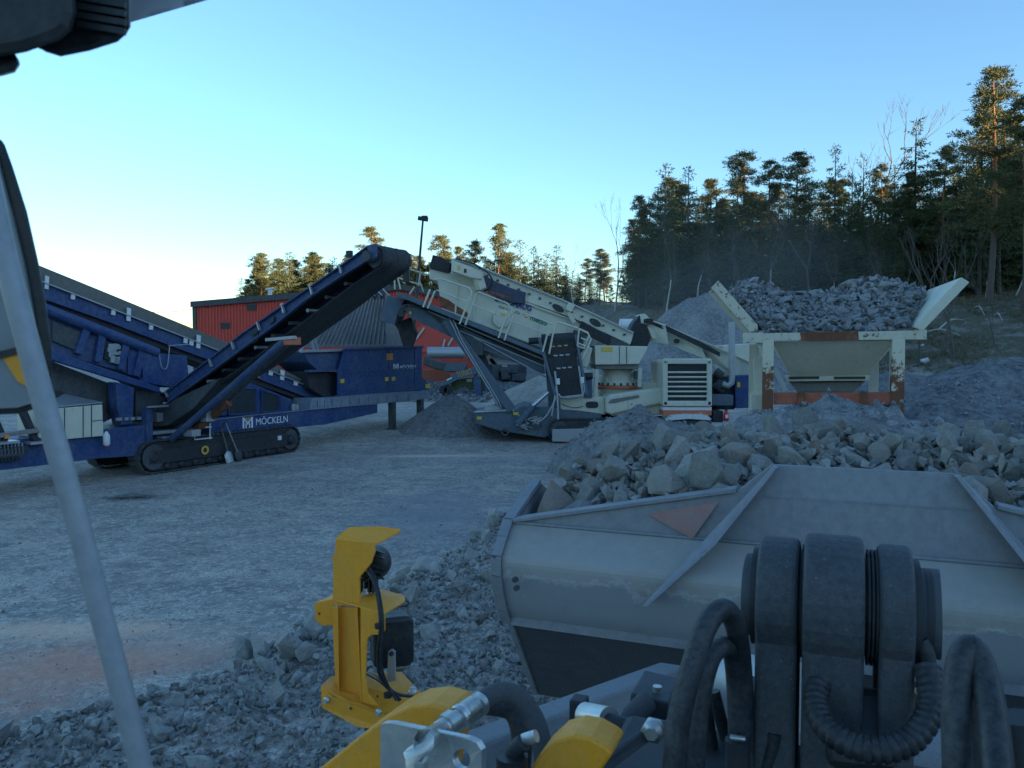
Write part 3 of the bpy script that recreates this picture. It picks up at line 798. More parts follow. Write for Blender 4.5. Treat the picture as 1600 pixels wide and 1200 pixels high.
decalB(11, 682.5, 3.6, 3, DECAL_O, -.14)
for i in range(14):
    u = -38+i*5.6; v = 702-(u)*.09
    lv = G().tube([B(u, v-7, -.05), B(u, v, -.1)], .014, 6).build('lever', GALV, scr)
g = G()
for i in range(14):
    u = -38+i*5.6; v = 702-u*.09
    g.tube([B(u, v, -.1), B(u+1, v+9, -.16), B(u-5, v+14, -.12), B(u-3, v+19, 0)], .03, 6, 4)
g.build('hydraulic_lines', HOSE_G, scr, kind='stuff')
G().bar(B(-45, 707, -.06), B(42, 700, -.06), .12, .12).build('lever_bank', BLACK, scr, bevel=.01)

# side conveyor swinging out towards the yard
CP = B(258, 622, .2); CD = V((-NB.x, -NB.y, 0)).normalized()
def C(u, v, off=0.0): return on_plane(u, v, CP+AB*off, AB)
cu = [(258, 615), (320, 568), (380, 521), (432, 485), (485, 449), (530, 418), (575, 385.5)]
cl = [(263, 629), (322, 587), (380, 544), (430, 508), (476, 470), (530, 434), (582, 402)]
g = G()
for i in range(6): g.prism([C(*cu[i]), C(*cu[i+1]), C(*cl[i+1]), C(*cl[i])], AB*.1)
sbm = g.build('side_conveyor_beam', BLUE, scr)
g = G()
for i in range(6):
    g.bar(C(*cu[i], -.04), C(*cu[i+1], -.04), .1, .03); g.bar(C(*cl[i], -.04), C(*cl[i+1], -.04), .1, .03)
g.build('beam_flange', BLUE_DUSTY, sbm)
BWD = 1.12
g = G()
for i in range(6): g.prism([C(*cu[i]), C(*cu[i+1]), C(*cl[i+1]), C(*cl[i])], AB*.1, AB*(BWD-.1))
g.build('side_conveyor_beam', BLUE_DUSTY, scr)
for a, b in (((258, 612), (270, 620)), ((327, 561), (333, 573)), ((362, 534), (368, 546)), ((402, 503), (410, 516)), ((440, 474), (446, 489)), ((484, 445), (490, 460)), ((530, 413), (536, 427))):
    G().bar(C(*a, -.07), C(a[0]+4, b[1], -.07), .07, .05, CD).build('skirt_bracket', GALV, sbm)
bx = platB  # alias kept short
for (u, v, w, h) in ((394, 512, 9, 9), (396, 524, 8, 8), (421, 495, 8, 8), (287, 602, 8, 7)):
    G().prism([C(u, v+5, -.03), C(u+w, v-1, -.03), C(u+w, v+h-1, -.03), C(u, v+h+5, -.03)], AB*-.02).build('beam_opening', PANE, sbm)
# belt: upper run, head drum, return run
cdir = (C(*cu[6])-C(*cu[0])).normalized(); cn = AB.cross(cdir).normalized()
if cn.z < 0: cn = -cn
HC = C(584, 402, .08); rD = .27
tail = HC-cdir*9.0; 
loop = [tail+cn*rD]+[HC+cn*rD-cdir*.5]+[HC+(cn*math.cos(a)+cdir*math.sin(a))*rD for a in [i*math.pi/10 for i in range(11)]]+[HC-cn*rD*.98-cdir*.9, HC-cn*(rD*1.15)-cdir*2.0, HC-cn*(rD*1.4)-cdir*5.2, tail-cn*rD]
inner = []
for i, p in enumerate(loop):
    d = (loop[min(len(loop)-1, i+1)]-loop[max(0, i-1)]).normalized(); inner.append(p+d.cross(AB).normalized()*(-.03 if d.cross(AB).dot(cn) > 0 and i < 2 else -.03))
g = G(); vs = []; fs = []
m_ = len(loop); nw = 7
for i, p in enumerate(loop):
    for k in range(nw):
        f = k/(nw-1); trough = (.10*(abs(f-.5)*2)**2) if i == 0 else 0
        wob = .025*math.sin(f*9.5+i) if i > 1 else 0
        vs.append(p+AB*(f*BWD)+cn*(trough+wob))
for i in range(m_-1):
    for k in range(nw-1): fs.append([i*nw+k, i*nw+k+1, (i+1)*nw+k+1, (i+1)*nw+k])
g.add(vs, fs, True)
bo = g.build('side_belt', BELT, scr, recalc=False)
so = bo.modifiers.new('thick', 'SOLIDIFY'); so.thickness = .022
G().cyl(HC+AB*.02, HC+AB*(BWD-.02), rD-.03, 20).build('head_drum', DARK, scr)
for k in range(5):
    c0 = HC+AB*(.12+k*.21); G().lathe(c0, AB, [(0, rD+.012), (.03, rD+.035), (.07, rD+.035), (.10, rD+.012)], 24).build('belt_ridge', BELT, scr)
G().cyl(HC-AB*.3, HC+AB*.0, .13, 16).build('drum_motor', DARK, scr, bevel=.01)
G().prism([C(574, 384, -.1), C(590, 381, -.1), C(590, 402, -.1), C(583, 406, -.1)], AB*-.05).build('drum_bracket', BLUE_DUSTY, scr, bevel=.01)
G().box(C(546, 397, .1), .14, .1, .16, CD, AB).build('belt_switch', BLACK, scr)
G().box(HC+AB*BWD+V((.1, 0, -.32)), .16, .12, .36).build('belt_scraper', DARK, scr)
for i in range(1, 12):
    c = tail+cdir*(.7*i+.2)-cn*rD*.4
    G().cyl(c+AB*.05, c+AB*(BWD-.05), .05, 10).build('idler_roller', GALV if i % 3 == 0 else DARK, scr)
G().bar(C(417, 531, -.02), C(461, 527, -.02), .12, .08).build('cross_member', GALV, scr)
G().box(C(453, 533, .1), .5, .3, .2, CD, AB).build('arm_bracket', ORANGE, scr, bevel=.02)
for a, b, m, off in (((268, 686), (444, 533), BLUE_DUSTY, .0), ((294, 682), (447, 537), DARK, .45)):
    G().tube([C(*a, off), C(*b, off)], .095, 12).build('lift_arm', m, scr)
G().tube([C(306, 672, .4), C(358, 629, .4)], .108, 12).build('lift_arm_sleeve', RUSTY, scr)
g = G(); g.box(C(324, 650, .3), .3, .3, .3, CD, AB); g.box(C(300, 676, .2), .4, .3, .2, CD, AB); g.build('arm_joint', GALV, scr, bevel=.02)
G().prism([C(231, 640, 0), C(262, 628, 0), C(345, 590, 0), C(300, 640, 0), C(262, 665, 0), C(234, 668, 0)], AB*1.0).build('belt_tail_guard', DARK, scr, bevel=.03)

# shovels leaning against the track
def shovel(ub, vb, ut, vt, blade, label, square):
    b = gnd(ub, vb, .01); b = V((b.x, b.y, terrain_z(b.x, b.y)))
    t = on_plane(ut, vt, OB-NB*.06, NB)
    sh = thing('shovel', b, label, 'shovel', 'shovels leaning on the crawler track')
    d = (t-b).normalized(); L = (t-b).length; x = d.cross(NB).normalized(); n = x.cross(d).normalized()
    G().tube([b+d*.34, b+d*.6, t+d*.28], .019, 10).build('shaft', WOOD_OLD if square else GALV, sh)
    G().bar(t+d*.28-x*.07, t+d*.28+x*.07, .03, .03).build('grip', PLASTIC, sh)
    w = .15; g = G(); rows = []
    prof = [(0, 1 if square else .25), (.06, 1 if square else .7), (.18, 1), (.33, .95), (.39, .35), (.42, .16)]
    vs = []; fs = []
    for y, k in prof:
        for j in range(5):
            f = (j-2)/2; vs.append(b+d*y+x*(f*w*k)-n*(.03*(1-f*f)-.02))
    for i in range(len(prof)-1):
        for j in range(4): fs.append([i*5+j, i*5+j+1, (i+1)*5+j+1, (i+1)*5+j])
    g.add(vs, fs, True); o = g.build('blade', blade, sh, recalc=False)
    s_ = o.modifiers.new('thick', 'SOLIDIFY'); s_.thickness = .006
shovel(361, 722.5, 349.5, 682, GALV, 'shovel with a bright square aluminium blade leaning on the crawler track', True)
shovel(377, 719.5, 357.5, 673, DARK, 'shovel with a dull dark rounded blade leaning on the crawler track', False)
# ================================================================ cream tracked cone crusher with its screen
YK = 29.0
def K(u, v, off=0.0): return at(u, v, YK+off)
YV = V((0, 1, 0)); XV = V((1, 0, 0))
def platK(pts, o0, o1): return G().prism([K(u, v, o0) for u, v in pts], YV*(o1-o0))
cr = thing('crushing_machine', K(930, 690)*1, 'cream tracked cone crusher with a sloping screen deck and green and navy lettering', 'crusher')
def railK(pts, off, r=.03, name='handrail', m=CREAM): return G().tube([K(u, v, off) for u, v in pts], r, 8).build(name, m, cr)

# screen deck
ub = platK([(706, 405), (735, 412), (895, 476.5), (990, 521), (985, 539), (895, 497), (760, 450), (704, 429)], 0, 2.2).build('upper_screen', CREAM, cr, bevel=.03)
g = G()
for a, b in (((706, 405), (735, 411.5)), ((735, 411.5), (895, 475.5)), ((895, 475.5), (990, 520))): g.bar(K(*a, -.05), K(*b, -.05), .14, .05)
g.build('screen_flange', GALV, ub)
g = G()
for i in range(16):
    u = 728+i*16.5; v = 417+i*7.05; g.box(K(u, v, -.02), .09, .06, .07)
g.build('bolt', DARK, ub, kind='stuff')
for u, v in ((872, 481.5), (930, 504)):
    c = K(u, v, -.01); g = G(); g.prism([c+XV*(.24*math.cos(t)*.9)+V((0, 0, -.09*math.cos(t)+.13*math.sin(t))) for t in [i*math.pi/8 for i in range(16)]], YV*-.02); g.build('inspection_hole', PANE, ub)
mp_ = platK([(671, 419), (700, 424), (760, 449), (900, 500), (926, 520), (903, 555), (880, 570), (848, 547), (690, 484), (684, 440), (671, 436)], .12, 2.1).build('screen_side', CREAM, cr, bevel=.03)
platK([(684, 461), (700, 468), (714, 478), (730, 488), (735, 502), (712, 494), (690, 484)], .105, .12).build('rust_patch', RUSTY, mp_)
platK([(671, 419), (676, 398), (691, 402), (705, 411), (701, 427)], .0, 2.0).build('head_curtain', RUBBER, cr, bevel=.02)
platK([(705, 405), (755, 425), (752, 437), (735, 434), (706, 424)], -.5, 0).build('motor_housing', CREAM, cr, bevel=.04)
for x in ((717, 418), (727, 423)): platK([(x[0]-2, x[1]-3), (x[0]+2, x[1]-3), (x[0]+2, x[1]+3), (x[0]-2, x[1]+3)], -.52, -.49).build('warning_decal', DECAL if x[0] < 720 else PANE, cr)
g = G(); g.tube([K(747, 418, -.55), K(760, 424, -.55), K(769, 438, -.5), K(764, 450, -.3), K(756, 455, -.1)], .03, 8, 6); g.tube([K(712, 404, -.3), K(740, 412, -.5), K(752, 420, -.5)], .03, 8, 5); g.build('hydraulic_hose', HOSE, cr)
g = G(); g.bar(K(746, 430, -.25), K(752, 452, -.15), .3, .3); g.bar(K(740, 428, -.3), K(752, 426, -.3), .34, .3); g.build('vibrator_arm', CREAM, cr, bevel=.03)
platK([(756, 430), (775, 440), (798, 450), (822, 457), (820, 474), (806, 474), (783, 468), (764, 459)], -.10, -.04).build('torn_tarp', TARP, cr, bevel=.02)
platK([(760, 452), (798, 464), (796, 468), (762, 457)], -.115, -.10).build('tarp_fold', RUSTY, cr)
g = G()
for a, b in (((702, 430), (900, 502)), ((690, 482), (855, 546))): g.bar(K(*a, .07), K(*b, .07), .1, .05)
g.build('side_stiffener', CREAM, mp_)
for u, v0, v1 in ((716, 432, 492), (744, 443, 504), (803, 483, 526), (860, 520, 545)): G().bar(K(u, v0, .09), K(u-5, v1, .09), .06, .05, YV).build('side_rib', CREAM, mp_)
tdir = (K(832, 486, .1)-K(775, 466, .1)).normalized()
upK = V((-tdir.z, 0, tdir.x))
h = lambda px: px/FPX*YK
lettering('lettering', 'B. UPSHAUG', K(773, 469.5, .068), K(829.5, 486.5, .068), upK, h(9), NAVY_TEXT, mp_, bold=.035)
lettering('lettering', '4200 X 16 NOA', K(778, 480.3, .113), K(812, 491.8, .113), upK, h(3.6), PANE, mp_)
lettering('lettering', 'metso', K(827.5, 499.2, .113), K(854, 509.2, .113), upK, h(8.2), GREEN_TEXT, mp_, bold=.03)
c = K(822.5, 492, .11); g = G()
for k in range(3):
    a0 = R(95+120*k); pts = []
    for t in range(7): a = a0-R(100)*t/6; pts.append(c+XV*math.cos(a)*h(5)+UP*math.sin(a)*h(5))
    for t in range(7): a = a0-R(100)*(6-t)/6-R(12); rr = h(2.1+.35*t); pts.append(c+XV*math.cos(a)*rr+UP*math.sin(a)*rr)
    (G().prism(pts, YV*-.012)).build('emblem_blade', DECAL_O if k != 1 else GOLD, mp_)
c = K(784, 498, .1); G().prism([c+XV*h(15)*math.cos(R(22.5+45*i))+UP*h(15)*math.sin(R(22.5+45*i)) for i in range(8)], YV*-.12).build('drive_cover', CREAM, mp_, bevel=.02)
platK([(783, 489), (791, 491), (790, 495), (782, 493)], -.035, -.02).build('warning_decal', DECAL, mp_)
# brace plates on the lower end of the upper deck
G().bar(K(893, 475, -.12), K(888, 486, -.12), .26, .18, YV).build('deck_clamp', CREAM, cr, bevel=.02)
G().bar(K(888, 488, -.1), K(897, 505, -.05), .16, .12, YV).build('deck_strut', CREAM, cr, bevel=.02)
platK([(909, 501), (955, 527), (953, 537), (945, 538), (903, 516)], -.12, -.02).build('side_belt_cover', RUBBER, cr, bevel=.02)
platK([(946, 524), (984, 538), (980, 545), (950, 540)], -.06, .3).build('discharge_lip', DARK, cr)

# walkway and railings
platK([(620, 456), (640, 461), (850, 549), (850, 556), (640, 470), (620, 463)], -.75, .1).build('walkway', SLATE, cr, bevel=.012)
for p in ([(672, 452), (661, 480)], [(680, 454), (668, 482)], [(735, 463), (718, 506)], [(743, 461), (727, 508)], [(792, 490), (779, 528)], [(802, 491), (788, 532)], [(857, 515), (848, 550)], [(866, 512), (858, 553)]):
    railK(p, -.78, .035)
railK([(679, 437), (690, 436), (733, 450), (737, 456), (735, 464)], -.78); railK([(742, 463), (747, 456), (793, 474), (799, 481), (798, 492)], -.78)
railK([(682, 453), (738, 475)], -.78, .024); railK([(738, 476), (800, 501)], -.78, .024); railK([(801, 490), (806, 484), (862, 506)], -.78, .026); railK([(800, 502), (860, 524)], -.78, .022)
railK([(866, 513), (872, 503), (900, 512), (918, 520), (923, 530), (910, 560)], -.7, .04)
for p in ([(617, 452), (616, 416), (623, 411)], [(617, 418), (626, 452)], [(619, 414), (690, 436)], [(618, 433), (660, 446)], [(657, 425), (654, 447)], [(656, 440), (662, 456)], [(648, 448), (640, 460)]):
    railK(p, .9, .03)
# control stand by the ladder
for p in ([(905, 512), (902, 540), (913, 545), (920, 525)], [(908, 528), (917, 532)], [(903, 541), (914, 545)], [(903, 536), (915, 541)]): railK(p, -.75, .03)
platK([(897, 515), (913, 520), (911, 548), (898, 552)], -.3, .1).build('ladder_panel', DARK, cr, bevel=.02)
platK([(905, 553), (920, 540), (926, 545), (917, 575), (905, 572)], -.4, .2).build('chute_guard', CREAM, cr, bevel=.03)

# dark conveyors slung under the deck
for pts, m, o0, o1 in (([(632, 468), (665, 474), (850, 556), (850, 572), (650, 490)], DARK, .1, 1.6), ([(628, 478), (655, 480), (850, 572), (852, 585), (710, 529), (640, 496)], SLATE, -.2, 1.3)):
    platK(pts, o0, o1).build('deck_conveyor', m, cr, bevel=.02)
g = G()
for a, b in (((668, 486), (850, 562)), ((690, 505), (850, 572)), ((740, 527), (854, 590))): g.tube([K(*a, -.25), K(*b, -.25)], .03, 6)
g.build('conveyor_pipe', GALV, cr)
platK([(605, 461), (632, 468), (622, 490), (616, 507), (593, 501)], -.2, 1.6).build('discharge_chute', SLATE, cr, bevel=.02)
platK([(616, 506), (640, 496), (650, 520), (642, 542), (630, 542), (622, 515)], .5, 1.2).build('chute_curtain', RUBBER, cr)
g = G()
for k in range(4): g.tube([K(624+k*2, 494, -.3), K(626+k*2, 480-k, -.35), K(640+k*3, 476+k, -.35), K(662+k*3, 484+k*2, -.3), K(690, 500+k*2, -.2)], .028, 6, 6)
g.build('hydraulic_hose', HOSE_G, cr)
platK([(640, 486), (644, 487.5), (642, 492), (638, 490)], -.23, -.2).build('warning_decal', DECAL, cr)
# folding support legs
for a, b, w, o, m in (((697, 500), (800, 641), .34, -.35, SLATE), ((745, 544), (787, 640), .36, .8, SLATE), ((708, 520), (777, 612), .2, .2, DARK)):
    G().bar(K(*a, o), K(*b, o), w, .24, YV).build('support_strut', m, cr, bevel=.02)
for k in range(2): G().tube([K(703+k*5, 500, -.55), K(709+k*5, 512, -.6), K(720+k*4, 535, -.55), K(770+k*4, 618, -.55), K(779+k*4, 637, -.5)], .022, 8, 5).build('hydraulic_pipe', GALV, cr)
g = G(); g.box(K(745, 545, -.1), .5, .5, .5); g.build('strut_joint', DARK, cr, bevel=.04)
# rear chassis
platK([(741, 645), (803, 642), (818, 634), (905, 640), (940, 645), (940, 668), (872, 668), (852, 684), (780, 673), (743, 662)], -.35, 2.4).build('chassis', SLATE, cr, bevel=.03)
platK([(801, 645), (812, 636), (838, 636), (808, 664)], -.40, -.35).build('gusset_plate', SLATE, cr, bevel=.02)
for u, v in ((749, 653), (806, 646)): platK([(u-4, v-2), (u+4, v-2), (u+4, v+2.4), (u-4, v+2.4)], -.42, -.405).build('warning_decal', DECAL, cr)
G().cyl(K(808, 662, -.55), K(833, 634, -.55), .13, 14).build('leg_cylinder', SLATE, cr); G().cyl(K(832, 635, -.55), K(857, 613, -.55), .075, 12).build('cylinder_rod', CHROME, cr)
rnd = random.Random(9)
for i in range(12):
    u, v = rnd.uniform(815, 850), rnd.uniform(652, 668)
    G().tube([K(u+rnd.uniform(-12, 12), v+rnd.uniform(-4, 4), -.5) for _ in range(5)], .022, 6, 6).build('slack_hose', GALV if i % 3 else HOSE_G, cr)
g = G(); g.ring(K(789, 675, -.4), YV, .09, .14, .1); g.build('tow_eye', DARK, cr)
platK([(757, 633), (776, 633), (786, 641), (756, 642)], 0, 1).build('rear_step', GALV, cr, bevel=.02)
platK([(741, 645), (803, 642), (803, 640), (741, 643.5)], -.42, .0).build('chassis_edge', GALV, cr)
# track
zt = terrain_z(K(900, 690).x, YK)
def tK(t, z, off): return V((t, YK+off, zt+z))
x0 = K(855, 680).x; x1 = K(1035, 680).x
crawler(cr, tK, .42, x0, x1, -.45, .1)
crawler(cr, tK, .42, x0, x1, 2.0, 2.5)
gb = platK([(863, 671), (940, 669), (985, 669), (985, 692), (863, 690)], -.62, -.5).build('track_guard', GALV, cr, bevel=.015)
for k in range(14): G().bar(K(868+k*8, 673, -.64), K(868+k*8, 689, -.64), .05, .03, YV).build('guard_rib', GALV, gb)
platK([(919, 678), (926, 678), (926, 684), (919, 684)], -.66, -.62).build('guard_window', WHITE, gb); platK([(931, 678), (937, 678), (937, 684), (931, 684)], -.66, -.62).build('guard_window', PANE, gb)
platK([(880, 690), (935, 690), (935, 696), (880, 696)], -.55, -.3).build('track_step', RED, cr)
# fines conveyor facing the yard
bt = G().prism([K(846, 530, -.6), K(897, 526, -.6), K(909, 616, -.9), K(873, 620, -.9)], V((0, .35, .05))).build('front_belt', RUBBER, cr)
dr = G().cyl(K(846, 531, -.45), K(898, 528, -.45), .2, 22).build('front_drum', BELT, cr)
for f in (.14, .3, .52): 
    a = V(K(846, 530, -.6)).lerp(K(873, 620, -.9), f); b = V(K(897, 526, -.6)).lerp(K(909, 616, -.9), f)
    G().bar(a-YV*.01, b-YV*.01, .04, .02).build('belt_cleat', RUBBER, bt)
    for k in (.3, .5, .7): G().box(a.lerp(b, k)-YV*.03, .14, .02, .05).build('belt_fastener', GOLD if f < .2 else GALV, bt)
for a, b in (((842, 528), (868, 618)), ((899, 524), (917, 618))): G().bar(K(*a, -.55), K(*b, -.85), .1, .3, YV).build('belt_frame', SLATE, cr, bevel=.01)
for p in ((826, 533), (908, 588)): G().cyl(K(p[0], p[1], -.45), K(p[0]+18, p[1]-1, -.45), .12, 14).build('drum_motor', BLACK, cr, bevel=.01)
for p in ((872, 596), (910, 594)): G().box(K(*p, -1.0), .12, .1, .22).build('work_light', WHITE, cr, bevel=.01)
for p, r_ in (([(870, 600), (866, 625), (862, 650)], .03), ([(912, 600), (913, 612), (905, 619), (880, 621), (872, 615)], .03), ([(867, 580), (871, 622), (872, 655)], .04), ([(872, 615), (855, 648), (840, 660)], .03)): G().tube([K(u, v, -.95) for u, v in p], r_, 8, 4).build('cable_run', GALV, cr)
platK([(852, 560), (868, 560), (872, 640), (858, 640)], .1, .6).build('belt_post', SLATE, cr, bevel=.02)
platK([(912, 586), (925, 586), (926, 622), (914, 622)], -.4, .1).build('valve_cabinet', SLATE, cr, bevel=.02)
# cone crusher head
platK([(929, 539.5), (1012, 541), (1008, 552), (998, 569), (930, 570)], -.2, 2.2).build('cone_hopper', CREAM, cr, bevel=.03)
platK([(929, 569), (1000, 569), (997, 577), (932, 577)], -.05, 2.0).build('hopper_skirt', SKIRT, cr, bevel=.02)
platK([(940, 542), (957, 542), (957, 549), (940, 549)], -.22, -.2).build('warning_decal', DECAL, cr)
g = G()
for u in (968, 979): g.bar(K(u, 541, -.21), K(u, 568, -.21), .02, .02, YV)
g.build('hopper_seam', PANE, cr)
cx, cz = K(966, 600, 1.0).x, 0
zc = lambda v: K(966, v, 1.0).z
body = G().lathe(V((cx, YK+1, zc(627))), UP, [(0, .74), (zc(610)-zc(627), .72), (zc(607)-zc(627), .82)], 36).build('crusher_bowl', CREAM, cr)
G().lathe(V((cx, YK+1, zc(606.5))), UP, [(0, .83), (.0, .86), (zc(601.5)-zc(606.5), .86), (zc(601.5)-zc(606.5), .78)], 36).build('adjustment_ring', ORANGE, cr)
G().lathe(V((cx, YK+1, zc(601))), UP, [(0, .80), (.08, .76), (zc(585)-zc(601), .62), (zc(577)-zc(601), .60)], 36).build('crusher_cone', CREAM, cr)
for k in range(11):
    a = R(180+k*18); G().lathe(V((cx+.8*math.cos(a), YK+1+.8*math.sin(a), zc(601))), UP, [(0, .04), (.09, .04)], 8).build('ring_bolt', DARK, cr)
for k in range(5): G().box(V((cx+.7*math.cos(R(225+k*22)), YK+1+.7*math.sin(R(225+k*22)), zc(591))), .05, .05, .12).build('lifting_lug', CREAM, cr)
for p in ((932, 577, 930, 625), (1000, 575, 999, 605)): G().bar(K(p[0], p[1], -.1), K(p[2], p[3], -.1), .14, .14, YV).build('hopper_post', CREAM, cr, bevel=.01)
platK([(992, 580), (1002, 580), (1002, 592), (992, 592)], .2, .6).build('oil_filter', TEAL, cr, bevel=.05)
# cream front chassis and arm
fcx = platK([(876, 622), (944, 620), (946, 648), (882, 648), (876, 642)], -.35, 2.2).build('front_frame', CREAM, cr, bevel=.05)
c = K(925, 632.5, -.36); G().prism([c+XV*(.23*math.copysign(abs(math.cos(t))**.6, math.cos(t)))+UP*(.12*math.copysign(abs(math.sin(t))**.6, math.sin(t))) for t in [i*math.pi/10 for i in range(20)]], YV*-.02).build('frame_opening', PANE, fcx)
G().tube([K(877, 631, -.4), K(895, 637, -.42), K(911, 635, -.4)], .014, 6, 5).build('slack_cable', PANE, fcx)
ar = platK([(945, 624), (952, 617), (1036, 605), (1037, 630), (985, 641), (955, 648), (946, 645)], -.6, 1.8).build('side_frame', CREAM, cr, bevel=.08, seg=4)
platK([(950, 630), (955, 624), (998, 617), (1000, 621), (960, 630)], -.625, -.6).build('frame_recess', SKIRT, ar, bevel=.01)
platK([(952, 636), (1036, 628), (1036, 648), (955, 650)], -.3, 1.8).build('side_frame', CREAM, cr, bevel=.04)
platK([(1004, 598), (1034, 598), (1034, 608), (1004, 610)], .2, 1.5).build('frame_box', CREAM, cr, bevel=.02)
platK([(935, 662), (1000, 656), (1000, 662), (938, 668)], -.5, 0).build('red_step', RED, cr)
# engine cover with slats
YO = -1.0
ec = platK([(1035, 566), (1039, 562), (1108, 562), (1112, 566), (1112, 634), (1035, 634)], YO+.06, 1.4).build('engine_cover', CREAM, cr, bevel=.04, seg=3)
g = G()
for a, b in (((1035.5, 564.5), (1111.5, 564.5)), ((1035.5, 630.5), (1111.5, 630.5))): g.bar(K(*a, YO), K(*b, YO), .16, .2, UP)
for a, b in (((1039, 563), (1039, 634)), ((1108, 563), (1108, 634))): g.bar(K(*a, YO), K(*b, YO), .18, .16, YV)
g.build('cover_frame', CREAM, ec, bevel=.04)
platK([(1042, 567), (1105, 567), (1105, 627), (1042, 627)], YO+.03, YO+.06).build('grille_opening', PANE, ec)
for v in (582, 589.5, 597, 604.5, 612, 619.5): G().bar(K(1043, v, YO+.0), K(1105, v, YO+.0), .12, .055, V((0, .3, 1))).build('grille_slat', CREAM, ec, bevel=.008)
G().bar(K(1043, 574, YO+.02), K(1105, 574, YO+.02), .04, .03).build('grille_slat', BLACK, ec)
platK([(1036, 636), (1112, 636), (1112, 641.5), (1036, 641.5)], YO, 1).build('base_strip', WHITE, cr, bevel=.01)
platK([(1036, 642), (1112, 642), (1112, 649), (1036, 649)], YO-.05, 1).build('base_strip', ORANGE, cr, bevel=.01)
lettering('lettering', '110', K(1087, 649, YO-.06), K(1097, 649, YO-.06), UP, h(4), WHITE_TEXT, cr)
g = G(); rnd = random.Random(5)
for k in range(3):
    z0 = k*.05; g.prism([K(1040+k*5, 655-k*2.5, YO-.5), K(1075, 652-k*2, YO-.6), K(1112-k*2, 654-k*2.2, YO-.5), K(1110-k*3, 656.5-k*2.5, YO-.5), K(1076, 654.5-k*2, YO-.6), K(1041+k*5, 657.5-k*2.5, YO-.5)], YV*.5)
tag(g.build('plastic_sheet', WHITE), 'folded white plastic sheeting lying below the grille of the cream engine cover', 'plastic sheet')
platK([(1040, 657), (1112, 657), (1112, 664), (1040, 664)], YO-.2, .8).build('side_step', SLATE, cr)
# engine bay, exhaust, extinguisher
platK([(1113, 585), (1145, 590), (1148, 640), (1113, 640)], .2, 1.6).build('engine_block', BLACK, cr, bevel=.03)
g = G(); g.cyl(K(1118, 580, 0), K(1128, 588, 0), .16, 14); g.box(K(1128, 600, 0), .4, .3, .3); g.cyl(K(1116, 600, 0), K(1130, 612, 0), .12, 12); g.build('turbocharger', DARK, cr, bevel=.01)
platK([(1112, 617), (1146, 617), (1146, 634), (1112, 634)], -.6, .2).build('fuel_tank', SLATE, cr, bevel=.03)
ex = G().tube([K(1143.5, 503, -.3), K(1143.5, 590, -.3), K(1143, 598, -.3), K(1138, 603, -.3), K(1130, 600, -.2)], .115, 16).build('exhaust_pipe', GALV, cr)
for v in (563, 566): G().lathe(K(1143.5, v, -.3), UP, [(0, .13), (.04, .13)], 18).build('pipe_clamp', GALV, ex)
platK([(1149, 588), (1182, 586), (1182, 637), (1149, 638)], -.1, 1.2).build('blue_cabinet', BLUE, cr, bevel=.02)
platK([(1152, 597), (1156.5, 597), (1156.5, 605), (1152, 605)], -.12, -.1).build('warning_decal', DECAL, cr)
platK([(1114, 642), (1130, 642), (1130, 660), (1114, 660)], YO, .2).build('battery_box', BLACK, cr, bevel=.02)
e0 = K(1134.5, 658, YO-.2); ext = G().lathe(e0, UP, [(0, .085), (.02, .1), (.28, .1), (.34, .05), (.38, .03)], 18).build('fire_extinguisher', EXT_RED, cr)
G().box(e0+UP*.4, .09, .05, .06).build('extinguisher_valve', BLACK, ext); G().box(e0+UP*.17-YV*.1, .1, .01, .12).build('extinguisher_label', WHITE, ext)
# feed conveyor of the crusher coming down from the hopper on the right
ke = [(1000, 492.5), (1040, 509), (1090, 530), (1139, 551), (1185, 571)]; kl = [(1014, 533), (1045, 538), (1105, 562), (1139, 578), (1185, 599)]
g = G()
for i in range(4): g.prism([K(*ke[i], 1), K(*ke[i+1], .5), K(*kl[i+1], .5), K(*kl[i], 1)], YV*.12)
kf = g.build('feed_conveyor_side', CREAM, cr)
g = G()
for i in range(4): g.prism([K(ke[i][0], ke[i][1]+8, 1.15), K(ke[i+1][0], ke[i+1][1]+8, .65), K(kl[i+1][0], kl[i+1][1]-5, .65), K(kl[i][0], kl[i][1]-5, 1.15)], YV*.9)
g.build('feed_conveyor_belt', BELT, cr)
g = G()
for i in range(4): g.bar(K(*ke[i], .95), K(*ke[i+1], .45), .12, .05)
g.build('conveyor_edge', CREAM, kf)
g = G()
for k in range(3): g.tube([K(1006, 500+k*2, .7), K(1020, 500+k*3, .65), K(1060, 519+k*3, .5), K(1098, 537+k*3, .35), K(1125, 552+k*2, .2)], .035, 6, 6)
g.build('hydraulic_hose', HOSE, cr)
G().prism([K(1010, 510, .95), K(1022, 513, .95), K(1036, 525, .9), K(1032, 531, .9), K(1018, 529, .95)], YV*-.15).build('head_guard', CREAM, kf, bevel=.02)
platK([(1031, 521), (1036, 523), (1034, 531), (1029, 529)], .7, .74).build('warning_decal', DECAL_O, kf)
c = K(1057, 533, .68); G().prism([c+XV*.12*math.cos(t)+UP*.09*math.sin(t) for t in [i*math.pi/8 for i in range(16)]], YV*-.02).build('inspection_hole', PANE, kf)
platK([(984, 520), (990, 505), (1000, 492), (1012, 500), (1010, 512), (1017, 528), (1012, 541), (988, 541)], .75, 1.9).build('feed_curtain', RUBBER, cr, bevel=.03)
platK([(1000, 491), (1008, 490), (1018, 500), (1010, 507), (1002, 505)], .7, 1.9).build('head_cap', CREAM, cr, bevel=.03)
platK([(1128, 540), (1182, 536), (1185, 572), (1158, 592), (1140, 588)], .8, 2.6).build('feed_boot', CREAM, cr, bevel=.03)

